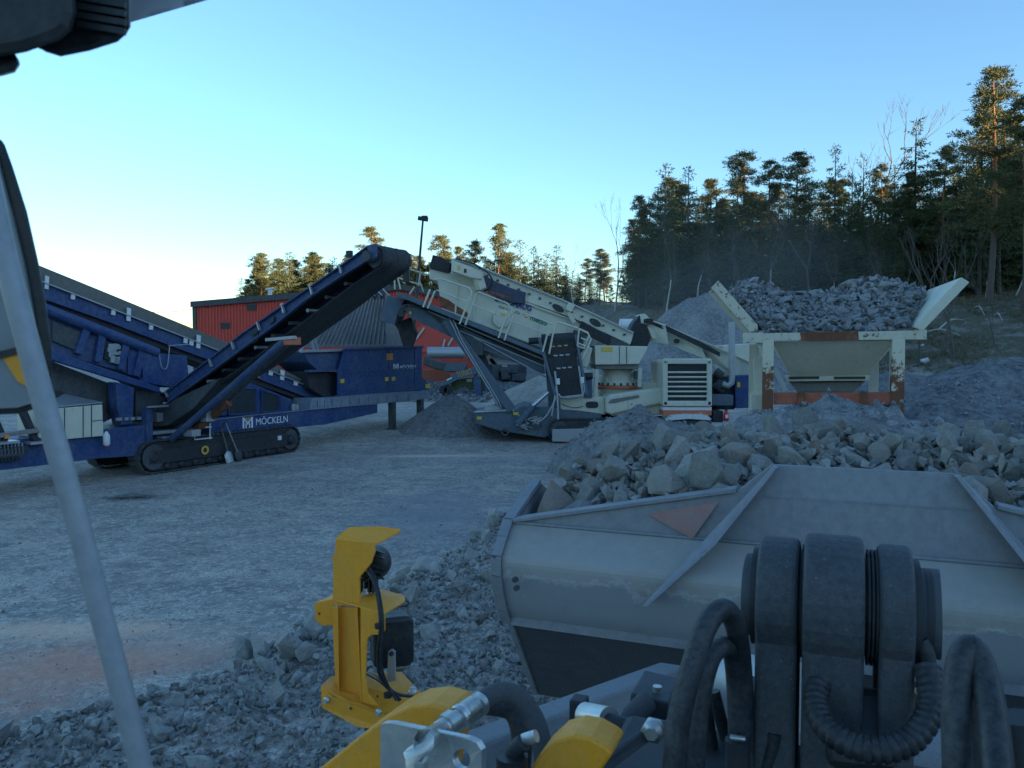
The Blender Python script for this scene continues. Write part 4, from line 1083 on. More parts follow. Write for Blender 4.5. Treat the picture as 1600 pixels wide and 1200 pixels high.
# ================================================================ cream feed hopper on legs
YF = 17.0
HN = V((math.sin(R(17.8)), math.cos(R(17.8)), 0)); HX = V((HN.y, -HN.x, 0)); HP = at(1300, 520, YF)
def F(u, v, off=0.0): return on_plane(u, v, HP+HN*off, HN)
def platF(pts, o0, o1): return G().prism([F(u, v, o0) for u, v in pts], HN*(o1-o0))
fh = thing('feed_hopper', on_ground(HP.x, HP.y), 'cream steel feed hopper on rusted legs with flared side wings, heaped with crushed rock', 'feed hopper')
DEP = 3.3
bm_ = platF([(1163, 521.5), (1428, 516.5), (1440, 516.5), (1440, 530.5), (1199, 533), (1163, 535)], 0, .22).build('front_beam', CREAM_RUST, fh, bevel=.015)
platF([(1250, 519.8), (1341, 518.0), (1342, 531), (1252, 532.5)], -.004, 0).build('rust_patch', RUSTY, bm_)
G().box(F(1176, 528, .1), .36, .3, .23).build('beam_end', CREAM_RUST, bm_, bevel=.01); G().box(F(1435, 523, .1), .2, .3, .21).build('beam_end', CREAM_RUST, bm_, bevel=.01)
platF([(1111, 450), (1122, 438), (1184, 508), (1183, 517), (1172, 519)], -.06, DEP).build('side_wing', CREAM_RUST, fh, bevel=.012)
platF([(1427, 511), (1442, 517), (1515, 441), (1502, 433)], -.06, DEP).build('side_wing', CREAM, fh, bevel=.012)
lw = [c for c in fh.children if c.name.startswith('side_wing')]
g = G()
for k in range(4):
    a, b = F(1110, 451, 0), F(1171, 520, 0); g.bar(a+HN*(.35+k*.8)-(HX*.03+UP*.03), b+HN*(.35+k*.8)-(HX*.03+UP*.03), .08, .1)
g.build('wing_rib', CREAM_RUST, lw[0])
WL0, WL1, WR0, WR1 = F(1184, 510), F(1122, 439), F(1428, 511), F(1502, 434)
bt_ = HN*DEP-UP*.0
bk = G().prism([WL0+bt_, WR0+bt_, WR0.lerp(WR1, .78)+bt_, WL0.lerp(WL1, .78)+bt_], HN*.12).build('back_wall', RUSTY, fh)
for p, o in (((1192, 1209, 533), 0), ((1394, 1412, 531), 0)):
    a = F((p[0]+p[1])/2, p[2]-2, .13); q = on_ground(a.x, a.y, -.05)
    G().bar(a, q, (p[1]-p[0])/FPX*YF, .26, HN).build('leg', LEG_RUST, fh, bevel=.012)
for u in (1177, 1192, 1366, 1398):
    a = F(u, 538, 3.0); q = on_ground(a.x, a.y, -.05)
    G().bar(a, q, .2, .22, HN).build('leg', CREAM, fh, bevel=.012)
fp = G()
a, b, c, d = F(1209, 534, .16), F(1395, 532, .16), F(1352, 586, 1.0), F(1238, 588, 1.0)
G().prism([a, b, c, d], HN*.04).build('front_plate', CREAM, fh)
a2, d2 = F(1395, 532, .16), F(1352, 586, 1.0)
G().prism([b, c, F(1352, 586, 2.2), F(1400, 532, 3.1)], HX*.04).build('side_plate', CREAM, fh)
G().prism([a, d, F(1245, 587, 2.2), F(1205, 534, 3.1)], HX*-.04).build('side_plate', CREAM, fh)
platF([(1228, 588.5), (1360, 586.5), (1358, 595), (1230, 596)], .9, 2.3).build('feeder_frame', CREAM, fh, bevel=.02)
for (u0, u1) in ((1233, 1280), (1303, 1352)): platF([(u0, 588.5), (u1, 588), (u1, 592), (u0, 592.5)], .87, .9).build('frame_slot', PANE, fh)
platF([(1233, 597), (1353, 596), (1332, 613), (1246, 613)], 1.1, 2.2).build('feeder_pan', SKIRT, fh, bevel=.03)
g = platF([(1209, 614), (1396, 613.5), (1398, 631), (1209, 632)], .05, .3).build('cross_beam', RED, fh, bevel=.015)
for u in (1252, 1350): platF([(u-5, 612), (u+5, 612), (u+5, 633), (u-5, 633)], .0, .1).build('beam_collar', RUSTY, g, bevel=.01)
platF([(1182, 535), (1196, 535), (1196, 560), (1193, 562)], .1, .2).build('corner_gusset', CREAM, fh)
platF([(1177, 560), (1192, 556), (1192, 640), (1178, 642)], 1.2, 1.4).build('leg_column', CREAM, fh, bevel=.02)
g = G(); g.bar(F(1173, 615, .9), F(1192, 614, .9), .1, .1); g.bar(F(1176, 615, .9), F(1176, 640, .9), .1, .1); g.build('step_bracket', CREAM, fh)
G().bar(F(1210, 575, .8), F(1228, 612, .8), .12, .12).build('diagonal_brace', GALV, fh, bevel=.01)
platF([(1250, 632), (1400, 632), (1398, 640), (1250, 640)], .4, .5).build('lower_guard', SKIRT, fh)

# crushed rock heaped in the feed hopper
rnd = random.Random(21)
LX = lambda p: (p-HP).dot(HX)
def hop_top(a, d):
    f = (a-LX(WL0))/(LX(WR0)-LX(WL0)); k = d/DEP
    side = 1.15*math.exp(-((f+.06)/.22)**2)+1.2*math.exp(-((f-.88)/.27)**2)
    return WL0.z-.10+k*1.1+side*.27*smooth(-.05, .8, k)+.07*fbm(a, d, .9, 3, 4)
def hop_in(a, z, m=.1):
    tl = (z-WL0.z)/(WL1.z-WL0.z); tr = (z-WR0.z)/(WR1.z-WR0.z)
    return LX(WL0)+(LX(WL1)-LX(WL0))*tl+m < a < LX(WR0)+(LX(WR1)-LX(WR0))*tr-m
def hop_p(a, d, z): return V((HP.x, HP.y, 0))+HX*a+HN*d+UP*z
A0, A1 = LX(WL1)+.1, LX(WR1)-.1
core = G(); n = 30; vs = []
for j in range(n+1):
    for i in range(n+1):
        a = A0+(A1-A0)*i/n; d = .01+(DEP-.06)*j/n; z = hop_top(a, d)-.07
        for _ in range(3):
            z = max(z, WL0.z-.1); al = LX(WL0)+(LX(WL1)-LX(WL0))*(z-WL0.z)/(WL1.z-WL0.z)+.04; ar = LX(WR0)+(LX(WR1)-LX(WR0))*(z-WR0.z)/(WR1.z-WR0.z)-.04
            a = min(max(a, al), ar); z = hop_top(a, d)-.07
        vs.append(hop_p(a, d, z))
core.add(vs, [[j*(n+1)+i, j*(n+1)+i+1, (j+1)*(n+1)+i+1, (j+1)*(n+1)+i] for j in range(n) for i in range(n)], True)
tag(core.build('crushed_rock', ROCK_HS, recalc=False, kind='stuff'), 'mass of crushed rock filling the cream feed hopper', 'crushed rock')
sp = []
while len(sp) < 1700:
    a = rnd.uniform(A0, A1); d = .04+(DEP-.15)*rnd.random(); z = hop_top(a, d)
    if hop_in(a, z): sp.append((hop_p(a, d, z+rnd.uniform(-.05, .03)), rnd.uniform(.1, .24)))
tag(rubble('crushed_rock', sp, ROCK_HS, seed=2), 'small stones heaped between the wings of the cream feed hopper', 'crushed rock')
k = 0
while k < 80:
    d = .10+(DEP-.3)*rnd.random()**1.2; a = rnd.uniform(A0, A1); z = hop_top(a, d)
    if not hop_in(a, z, .2): continue
    k += 1
    rock(rnd.choice(ROCKS_H), hop_p(a, d, z+.04), rnd.uniform(.26, .46), rnd, 'grey angular rock lying on the heap in the cream feed hopper', 'rocks heaped in the feed hopper', True)

# stone dust hanging in the air behind the hopper
dm = bpy.data.materials.new('stone_dust'); dm.use_nodes = True; dm.node_tree.nodes.clear()
dv = dm.node_tree.nodes.new('ShaderNodeVolumePrincipled'); do = dm.node_tree.nodes.new('ShaderNodeOutputMaterial')
dv.inputs['Color'].default_value = (.85, .88, .9, 1); dv.inputs['Density'].default_value = .0026
dm.node_tree.links.new(dv.outputs[0], do.inputs['Volume'])
for k, (u, v, Y, sx_, sy_, sz_, r_) in enumerate(((1100, 455, 44, 11, 7, 3.2, -14), (1085, 480, 43, 8, 6, 2.6, -20), (1140, 420, 46, 9, 7, 4.4, 10), (1120, 470, 40, 6, 5, 3.4, -30))):
    bmv = bmesh.new(); bmesh.ops.create_icosphere(bmv, subdivisions=4, radius=1.0)
    for q in bmv.verts: q.co *= 1+.22*noise.fractal(q.co*1.3+V((k*3.7, 0, 0)), 1, 2, 3)
    me = bpy.data.meshes.new('dust_haze'); bmv.to_mesh(me); bmv.free(); me.materials.append(dm)
    dz = bpy.data.objects.new('dust_haze', me); COL.objects.link(dz); dz.location = at(u, v, Y); dz.scale = (sx_, sy_, sz_); dz.rotation_euler = (0, R(r_), 0); dz['kind'] = 'stuff'
    tag(dz, 'thin stone dust hanging above the conveyor left of the hopper wing', 'dust', 'dust drifting behind the hopper')
# ================================================================ heaps of stone
def hpx(u, Y): return at(u, 600, Y).x
heap('gravel_heap', (hpx(706, 31.5), 31.5), 2.3, 1.9, 1.5, GRAVEL, 'small cone of grey gravel under the dark discharge chute of the cream crusher', rough=.05, seed=1)
heap('stone_bank', (hpx(740, 53), 53), 9.5, 3.2, 1.25, GRAVEL_D, 'long low bank of loose stones in front of the red hall', 'stone bank', rough=.3, seed=2, power=.7)
heap('gravel_heap', (hpx(885, 39), 39), 5.0, 4.2, 2.5, FINES, 'smooth pale heap seen through the legs of the cream crusher', rough=.05, seed=3)
heap('gravel_heap', (hpx(1100, 43), 43), 7.6, 5.6, 4.6, GRAVEL, 'large grey stockpile rising behind the grille of the cream crusher', rough=.2, seed=4)
heap('gravel_heap', (hpx(1500, 26), 26), 5.6, 4.5, 2.7, GRAVEL_D, 'broad dark gravel heap to the right of the cream feed hopper', rough=.12, seed=5)
heap('gravel_heap', (hpx(1660, 19), 19), 4.2, 3.4, 1.9, GRAVEL_D, 'dark gravel heap cut off by the right edge of the photo', rough=.12, seed=6)
heap('gravel_heap', (hpx(1400, 33), 33), 6, 3.5, 2.3, GRAVEL_D, 'far low gravel heap below the brushy bank, behind the feed hopper', rough=.15, seed=7)
heap('gravel_heap', (hpx(1330, 12.6), 12.6), 4.7, 3.1, 2.5, GRAVEL, 'grey heap of fines and stones at the foot of the cream feed hopper', rough=.25, seed=8, power=.42, sc=1.4)
heap('gravel_heap', (hpx(1000, 22), 22), 2.6, 1.9, 1.75, GRAVEL, 'small gravel heap in front of the side frame of the cream crusher', rough=.14, seed=9, power=.55)

heap('gravel_heap', (hpx(1580, 33), 33), 6.5, 4.0, 2.6, GRAVEL_D, 'far dark gravel heap below the saplings near the right edge', rough=.15, seed=12, power=.7)

# ================================================================ red hall behind the screener
YH = 70.0
def H(u, v, off=0.0): return at(u, v, YH+off)
hall = thing('industrial_hall', H(620, 612), 'low red corrugated industrial hall with dark roof edge behind the machines', 'hall')
xl, xr = H(306, 500).x, H(738, 500).x; xm = H(628, 500).x
zl, zm, zr = H(306, 476).z, H(628, 449).z, H(738, 471).z
def zroof(x): return zl+(zm-zl)*(x-xl)/(xm-xl) if x < xm else zm+(zr-zm)*(x-xm)/(xr-xm)
g = G(); vs = []; fs = []; x = xl; k = 0
prof = [(0, 0), (.10, 0), (.13, -.09), (.24, -.09), (.28, 0)]
xs = []
while x < xr:
    for dx, dy in prof[:-1]: xs.append((x+dx, dy))
    x += .28
for x, dy in xs: vs += [V((x, YH+dy, -.5)), V((x, YH+dy, zroof(x)-.02))]
fs = [[2*i, 2*i+2, 2*i+3, 2*i+1] for i in range(len(xs)-1)]
g.add(vs, fs); g.build('wall', RED_SHEET, hall, recalc=False)
g = G(); g.prism([V((xl, YH, -.5)), V((xl, YH, zl)), V((xl, YH+30, zl)), V((xl, YH+30, -.5))], V((.08, 0, 0))); g.build('wall', RED_SHEET, hall)
rf = G()
for a, b in (((xl-.3, zroof(xl)), (xm, zm)), ((xm, zm), (xr+.3, zr))):
    p, q = V((a[0], YH-.35, a[1])), V((b[0], YH-.35, b[1])); rf.prism([p, q, q+UP*.16, p+UP*.16], YV*31)
rf.build('roof', ROOF_TRIM, hall)
g = G()
for a, b in (((xl-.3, zroof(xl)), (xm, zm)), ((xm, zm), (xr+.3, zr))):
    p, q = V((a[0], YH-.42, a[1]-.25)), V((b[0], YH-.42, b[1]-.25)); g.prism([p, q, q+UP*.5, p+UP*.5], YV*.06)
g.bar(V((xl-.05, YH-.1, -.4)), V((xl-.05, YH-.1, zl)), .3, .3, YV)
g.build('roof_edge', ROOF_TRIM, hall)
c = H(422, 462, 3); vt = G(); vt.cyl(c-UP*.6, c+UP*.55, .2, 12); vt.build('roof_vent', BARRELW, hall)
G().prism([c+V((-.35, 0, .5)), c+V((.35, 0, .6)), c+V((.35, 0, .75)), c+V((-.35, 0, .65))], YV*.5, YV*-.25).build('vent_cap', BARRELW, hall)
for (u, v) in ((386, 476), (345, 505)):
    platH = G().prism([H(u, v, -.12), H(u+14, v, -.12), H(u+14, v+9, -.12), H(u, v+9, -.12)], YV*.1).build('window', PANE, hall)
    G().bar(H(u-1, v, -.14), H(u+15, v, -.14), .1, .1).build('window_frame', ROOF_TRIM, platH)

# lamp post, leaning
pb = at(651, 460, 48); pt = at(661, 342, 48)
lp = thing('lamp_post', on_ground(pb.x-.5, 48), 'thin dark leaning post with a lamp on top, behind the head of the screen deck', 'lamp post')
low_ = pb+(pb-pt).normalized()*((pb.z-terrain_z(pb.x, 48))/((pt-pb).normalized().z))
G().tube([low_, pb, pt], [.11, .09, .06], 10).build('pole', BLACK, lp)
G().tube([pt-V((.3, 0, -.05)), pt+V((.3, 0, -.05))], .13, 10).build('lamp_head', BLACK, lp, bevel=.02); G().box(pt+V((.1, 0, .12)), .36, .3, .12).build('lamp_hood', BLACK, lp, bevel=.02)

# far power line
up1 = thing('utility_pole', on_ground(at(277, 540, 140).x, 140), 'tiny far utility pole left of the red hall', 'utility pole')
p = at(277, 505, 140); q = on_ground(p.x, 140)
G().tube([q, p], .12, 8).build('pole', WOOD_OLD, up1); G().bar(p-V((1.0, 0, .3)), p+V((1.0, 0, -.3)), .12, .12).build('cross_arm', WOOD_OLD, up1); G().bar(p-V((.7, 0, 1.0)), p+V((.7, 0, -1.0)), .12, .12).build('cross_arm', WOOD_OLD, up1)
a, b = at(150, 468, 100), at(312, 480, 110)
tag(G().tube([a.lerp(b, t)-UP*(1.1*4*t*(1-t)) for t in [i/12 for i in range(13)]], .03, 5).build('power_line', BLACK), 'thin power line sagging across the sky left of the red hall', 'power line')

# old machinery standing between the hall and the crusher
YM = 50.0
def M(u, v, off=0.0): return at(u, v, YM+off)
def platM(pts, o0, o1): return G().prism([M(u, v, o0) for u, v in pts], YV*(o1-o0))
skp = thing('waste_container', on_ground(M(740, 600, 3).x, YM+2), 'olive green steel container with a pale label behind the crusher legs', 'container')
platM([(704, 594), (768, 586), (768, 622), (704, 622)], 1, 3.5).build('body', OLIVE, skp, bevel=.03)
G().bar(M(703, 608, .95), M(769, 607, .95), .1, .15).build('rim', OLIVE, skp); platM([(729, 592.5), (737.5, 591.5), (737.5, 596.5), (729, 597)], .95, 1).build('label_plate', WHITE, skp)
for u in (712, 726, 752): G().bar(M(u, 594, .95), M(u, 622, .95), .14, .12, YV).build('side_rib', OLIVE, skp)
tb = thing('old_conveyor', on_ground(M(715, 600, 0).x, YM), 'old teal conveyor with gold TURBO lettering among scrap machinery', 'conveyor')
platM([(692, 596), (714, 583), (746, 572), (748, 583), (715, 593), (694, 604)], 0, .8).build('side_beam', TEAL, tb, bevel=.02)
lettering('lettering', 'TURBO', M(715, 590.3, -.03), M(738, 583.6, -.03), UP, .36, GOLD, tb)
platM([(698, 593), (706, 589), (706, 591.5), (698, 595.5)], -.05, 0).build('label_plate', WHITE, tb)
platM([(688, 604), (700, 600), (704, 612), (690, 616)], .2, .8).build('tail_box', BLACK, tb)
for u in (692, 700): G().lathe(M(u, 609, -.1), YV, [(0, .25), (.2, .25)], 18).build('wheel', RUBBER, tb)
for (u, v) in ((743, 588), (760, 588), (748, 600)): G().bar(M(u, v-8, .3), M(u+1, 622, .3), .25, .25, YV).build('leg', BLUE_DUSTY, tb)
ty = thing('tyre_track', on_ground(M(695, 590, 2).x, YM+2), 'worn rubber belt with chevron ridges lying folded on scrap behind the blue hopper', 'rubber belt')
pts = [M(662, 556, 1.5), M(680, 563, 1.5), M(705, 567, 1.5), M(728, 566, 1.5), M(730, 578, 1.5), M(705, 582, 1.5), M(680, 577, 1.5), M(660, 570, 1.5)]
G().prism(pts, YV*.8).build('belt', DARK, ty, bevel=.1)
for k in range(7): G().bar(M(700+k*4.5, 568, 1.45), M(695+k*4.5, 580, 1.45), .16, .1, YV).build('chevron_ridge', SLATE, ty)
tk = thing('steel_tank', M(700, 551, 3), 'pale grey horizontal tank lying on the scrap machinery behind the blue hopper', 'tank')
G().cyl(M(668, 551, 3), M(726, 551, 3), .38, 20).build('shell', GALV, tk); G().bar(M(665, 557, 3), M(730, 559, 3), .2, .12).build('cradle', WOOD_OLD, tk)
sc_ = thing('scrap_machine', on_ground(M(700, 600, 6).x, YM+6), 'faded red scrap machine with bent plates between the blue hopper and the crusher', 'scrap machine')
platM([(640, 520), (660, 508), (712, 520), (716, 548), (640, 552)], 6, 9).build('cover', RED_SHEET, sc_, bevel=.05)
platM([(655, 578), (700, 576), (706, 590), (660, 598)], 4, 6).build('base', RED, sc_, bevel=.03)
for a, b in (((650, 530), (663, 512)), ((700, 540), (712, 520)), ((690, 551), (695, 530))): G().bar(M(*a, 5.9), M(*b, 5.9), .12, .1, YV).build('bent_strip', GALV, sc_)
tim = []
for a, b in (((767, 560), (806, 608)), ((762, 556), (800, 606))):
    o = G().bar(M(*a, 4), M(*b, 4), .3, .2, YV).build('timber_beam', WOOD_OLD)
    tim.append(tag(o, 'weathered beam leaning over scrap behind the crusher legs', 'beam', 'leaning beams behind the crusher'))
g = G(); rnd = random.Random(4)
for i in range(26):
    u, v = rnd.uniform(770, 850), rnd.uniform(575, 610); w, h_ = rnd.uniform(.3, 1.4), rnd.uniform(.1, .9); g.box(M(u, v, rnd.uniform(3, 7)), w, .4, h_)
tag(g.build('scrap_metal', DARK, bevel=.02, kind='stuff'), 'dark jumble of scrap metal behind the crusher legs', 'scrap metal')
tag(G().lathe(at(968, 502, 50)-UP*.2, XV, [(0, .3), (.02, .36), (1.5, .36), (1.52, .3)], 18).build('white_barrel', BARRELW), 'white barrel lying on the bank above the cream screen deck', 'barrel')
for (u, v, s, lb) in ((1444, 567, .42, 'big pale boulder on the brushy bank to the right of the feed hopper'), (1440, 543, .26, 'small pale stone higher on the brushy bank, right of the hopper')):
    p = hit_terrain(u, v, 20)
    if p: 
        me = ROCKS[2].copy(); me.materials.clear(); me.materials.append(BARRELW)
        o = rock(me, p+UP*.1, s*2.0, random.Random(3), lb, None, True)
    
# ================================================================ trees
def needle_mat(name, a, b, trans=.25):
    m, t, bs = nt(name)
    p = pos(t); n = noise_tex(t, .7, 5, .7, p); rnd = node(t, 'ShaderNodeNewGeometry').outputs['Random Per Island']
    c = mixc(t, rnd, a, b); c = mixc(t, ramp(t, n.outputs[0], [(.35, 0), (.7, .6)]).outputs[0], c, tuple(x*1.5 for x in b))
    t.links.new(c, bs.inputs['Base Color']); bs.inputs['Roughness'].default_value = .75; bs.inputs['Specular IOR Level'].default_value = .2
    return m
PINE_N = needle_mat('pine_needles', (.035, .052, .022), (.115, .12, .052))
SPRUCE_N = needle_mat('spruce_needles', (.028, .048, .022), (.085, .105, .042))
def bark_mat(name, a, b, z0=None, up=None):
    m, t, bs = nt(name)
    tc = node(t, 'ShaderNodeTexCoord'); p = tc.outputs['Object']; n = noise_tex(t, 6, 6, .7, p)
    c = mixc(t, n.outputs[0], a, b)
    if up:
        s = node(t, 'ShaderNodeSeparateXYZ'); t.links.new(p, s.inputs[0])
        c = mixc(t, ramp(t, mth(t, 'MULTIPLY', s.outputs[2], .1), [(z0*.1, 0), (z0*.1+.3, 1)]).outputs[0], c, up)
    t.links.new(c, bs.inputs['Base Color']); bs.inputs['Roughness'].default_value = .9; bump(t, bs, n.outputs[0], .5, .03)
    return m
BARK = bark_mat('spruce_bark', (.05, .045, .04), (.11, .095, .08))
BARK_P = bark_mat('pine_bark', (.07, .055, .045), (.14, .11, .09), 3.5, (.30, .13, .06))
BARK_B = bark_mat('birch_bark', (.30, .30, .29), (.52, .51, .49))
BARK_T = bark_mat('twig_bark', (.075, .065, .055), (.15, .13, .11))
def leaf_fan(vs, fs, c, d, n, L, w, rnd):
    """needle sprays: thin pointed blades round c, along d"""
    for _ in range(n):
        a = V((rnd.gauss(0, 1), rnd.gauss(0, 1), rnd.gauss(0, 1)))*.55+d; a.normalize()
        s = a.orthogonal().normalized()
        s = Quaternion(a, rnd.uniform(0, 6.28)) @ s
        l = L*rnd.uniform(.6, 1.2); o = len(vs)
        vs += [c, c+a*l*.5+s*w, c+a*l, c+a*l*.5-s*w]; fs.append([o, o+1, o+2, o+3])
def make_spruce(seed, h, dens=1.0, base=.1, wide=.2):
    rnd = random.Random(seed); tg = G(); tg.tube([V((0, 0, -.5)), V((0, 0, h*.4)), V((0, 0, h))], [h*.011+.03, h*.008+.02, .015], 7)
    vs = []; fs = []; z = h*base
    while z < h*.995:
        f = 1-z/h; n = max(3, int((4+4.5*f)*dens)); gap = rnd.random() < .12
        for k in range(n):
            if rnd.random() < (.5 if gap else .1): continue
            L = (h*wide*f**.8+.12)*rnd.uniform(.5, 1.15)*(1 if f < .75 else .75); a = rnd.uniform(0, 6.28)
            dr = rnd.uniform(-.5, -.1) if f > .12 else rnd.uniform(.2, .9)
            steps = max(2, int(L/.19)); pts = [V((0, 0, z))+V((math.cos(a), math.sin(a), 0))*L*t+UP*(dr*L*t+.25*L*t*t) for t in [i/steps for i in range(steps+1)]]
            if L > .6 and k % 2 == 0: tg.tube([pts[0], pts[-1]], [.02, .006], 3, caps=False)
            for i in range(1, steps+1):
                t = i/steps
                if t < .2 and rnd.random() < .5: continue
                dd = (pts[i]-pts[i-1]).normalized()*.8+V((0, 0, -.5))
                sd = V((-math.sin(a), math.cos(a), 0))*rnd.uniform(-1, 1)*.22*L*(1-t*.5)
                leaf_fan(vs, fs, pts[i]+sd*.6, dd+sd, 5, (.34 if f > .12 else .24)*rnd.uniform(.7, 1.25), .030, rnd)
        z += h*.014+.07
    return tg, (vs, fs)
def make_pine(seed, h, crown=.4, spread=.14, clumps=190):
    rnd = random.Random(seed); lean = rnd.uniform(-.02, .02); tg = G()
    pts = [V((lean*z*2+.12*math.sin(z*.5+seed), .1*math.sin(z*.37+seed*2), z)) for z in [-.5, h*.2, h*.4, h*.6, h*.8, h*.98]]
    tg.tube(pts, [h*.009+.03, h*.008+.02, h*.007+.015, h*.006, h*.004, .012], 8)
    vs = []; fs = []; nb = 38
    boughs = [(((i+rnd.random())/nb)**.9, rnd.uniform(0, 6.28), rnd.uniform(.35, 1.35)) for i in range(nb)]
    for k in range(clumps):
        f, a, lk = boughs[k % nb]; f = min(1, max(0, f+rnd.gauss(0, .012))); a += rnd.gauss(0, .3); z = h*(crown+(1-crown)*f)
        prof = min(1, .5+f*1.3)*(max(0, 1-f)**.5)*1.15
        L = h*spread*prof*lk*rnd.uniform(.3, 1.15)+.06
        i = min(4, int(z/h*5)); p0 = pts[i].lerp(pts[i+1], max(0, min(1, (z-pts[i].z)/(pts[i+1].z-pts[i].z))))
        c = p0+V((math.cos(a)*L, math.sin(a)*L, L*rnd.uniform(-.1, .3)))
        if k < nb: tg.tube([p0, p0.lerp(c, .5)-UP*.05*L, c], [.035, .022, .01], 4, caps=False)
        rx = rnd.uniform(.22, .55)*(.6+h/30)*(1.1-.45*f); rz = rx*rnd.uniform(.4, .75)
        for j in range(int(78*rx)):
            q = V((rnd.gauss(0, .5), rnd.gauss(0, .5), rnd.gauss(0, .5)))
            leaf_fan(vs, fs, c+V((q.x*rx, q.y*rx, q.z*rz)), V((q.x*.8, q.y*.8, .5)), 4, .22*rnd.uniform(.7, 1.3), .02, rnd)
    return tg, (vs, fs)
def make_bare(seed, h, spread=.5, lev=5, r0=None):
    rnd = random.Random(seed); tg = G(); tw = G(); r0 = r0 or h*.011+.015
    def grow(p, d, L, r, depth):
        pts = [p]; q = p; dd = d
        for i in range(3):
            dd = (dd+V((rnd.gauss(0, .12), rnd.gauss(0, .12), .07))).normalized(); q = q+dd*L/3; pts.append(q)
        (tg if depth < 1 else tw).tube(pts, [r, r*.85, r*.72, r*.6], 6 if depth < 2 else 3, caps=False)
        if depth >= lev: return
        for k in range(rnd.choice((2, 2, 3)) if depth else 2):
            a = rnd.uniform(0, 6.28); s = spread*rnd.uniform(.6, 1.2)
            nd = (dd+V((math.cos(a)*s, math.sin(a)*s, rnd.uniform(.0, .3)))).normalized()
            grow(pts[rnd.choice((2, 3))] if k else pts[3], nd, L*rnd.uniform(.58, .8), max(.006, r*.55), depth+1)
    grow(V((0, 0, -.3)), V((rnd.uniform(-.06, .06), rnd.uniform(-.06, .06), 1)).normalized(), h*.42, r0, 0)
    return tg, tw
def proto(kind, seed, h):
    if kind == 'spruce': tg, lf = make_spruce(seed, h, 1.0, rnd_.uniform(.05, .18), rnd_.uniform(.2, .27)); bk, nd = BARK, SPRUCE_N
    elif kind == 'pine': tg, lf = make_pine(seed, h, rnd_.uniform(.22, .45)); bk, nd = BARK_P, PINE_N
    else:
        tg, tw = make_bare(seed, h, .42 if kind == 'birch' else .6, 6 if h > 6 else 4); bk = BARK_B if kind == 'birch' else BARK_T
    def mesh(name, vs, fs, m, sm):
        me = bpy.data.meshes.new(name); me.from_pydata([tuple(p) for p in vs], [], fs); me.materials.append(m)
        if sm: me.polygons.foreach_set('use_smooth', [True]*len(me.polygons))
        return me
    t = mesh('trunk', tg.v, tg.f, bk, True)
    c = mesh('crown', lf[0], lf[1], nd, False) if kind in ('spruce', 'pine') else mesh('twigs', tw.v, tw.f, BARK_T, True)
    return t, c, h
rnd_ = random.Random(77)
PROTO = {'spruce': [proto('spruce', 100+i, 13) for i in range(7)], 'pine': [proto('pine', 200+i, 13) for i in range(6)],
         'birch': [proto('birch', 300+i, 9) for i in range(4)], 'sapling': [proto('sapling', 400+i, 5) for i in range(4)]}
NAME = {'spruce': 'spruce_tree', 'pine': 'pine_tree', 'birch': 'birch_tree', 'sapling': 'bare_sapling'}
CAT = {'spruce': 'spruce', 'pine': 'pine', 'birch': 'birch', 'sapling': 'sapling'}
def tree(kind, x, y, h, label, group, seed, thick=1.0):
    r = random.Random(seed); t, c, h0 = PROTO[kind][r.randrange(len(PROTO[kind]))]
    o = thing(NAME[kind], on_ground(x, y), label, CAT[kind], group)
    s = h/h0; o.scale = (s*r.uniform(.85, 1.15)*thick, s*r.uniform(.85, 1.15)*thick, s); o.rotation_euler = (0, 0, r.uniform(0, 6.28))
    for me in (t, c):
        ch = bpy.data.objects.new(me.name.split('.')[0], me); COL.objects.link(ch); ch.parent = o
    return o
def tree_px(kind, u, vtop, Y, label, group, seed, thick=1.0):
    p = at(u, vtop, Y); return tree(kind, p.x, Y, max(2, p.z-terrain_z(p.x, Y)), label, group, seed, thick)
FG = 'trees of the shaded forest on the right'
notable = [
    ('pine', 1556, 104, 50, 'tallest pine with reddish trunk at the right edge of the photo', 1.15),
    ('pine', 1606, 150, 46, 'pine cut off by the right edge, beside the tallest pine', 1.2),
    ('spruce', 1432, 184, 60, 'tall pointed spruce rising between a bare tree and the tallest pine', 1.1),
    ('birch', 1392, 206, 66, 'bare wide-branched tree rising pale above the forest', 1.3),
    ('pine', 1478, 228, 58, 'broad pine just right of the tall pointed spruce', 1.1),
    ('spruce', 1306, 228, 63, 'narrow spruce whose tip stands above the right half of the loaded hopper', .9),
    ('spruce', 1350, 240, 64, 'narrow spruce just left of the bare wide-branched tree', .9),
    ('pine', 1162, 238, 60, 'broad flat-topped pine above the left wing of the hopper', 1.25),
    ('pine', 1204, 250, 62, 'pine close right of the broad flat-topped pine', 1.0),
    ('pine', 1244, 240, 61, 'pine with a rounded top above the middle of the hopper', 1.1),
    ('spruce', 1040, 256, 60, 'dense tall spruce standing left in the shaded forest', 1.0),
    ('spruce', 1076, 262, 62, 'bushy-topped spruce next to the dense tall spruce', 1.05),
    ('pine', 1000, 306, 60, 'ragged pine at the left edge of the shaded forest', .9),
    ('birch', 962, 330, 64, 'thin bare birch standing alone left of the shaded forest', 1.0),
    ('birch', 1042, 350, 55, 'bare pale-stemmed birch in front of the dense tall spruce', .8),
    ('birch', 1092, 345, 56, 'bare forked birch left of the hopper wing', 1.0),
    ('birch', 1150, 385, 57, 'small bare birch behind the left hopper wing', .9),
    ('sapling', 1270, 320, 58, 'reddish bare tree in front of the dark spruces behind the hopper', 1.2),
]
for i, (k, u, v, Y, lb, th) in enumerate(notable): tree_px(k, u, v, Y, lb, FG, 900+i, th)
rnd = random.Random(12)
sky_l = [(980, 345), (1020, 300), (1110, 330), (1140, 270), (1270, 290), (1330, 265), (1400, 250), (1460, 240), (1500, 225), (1530, 180), (1640, 170)]
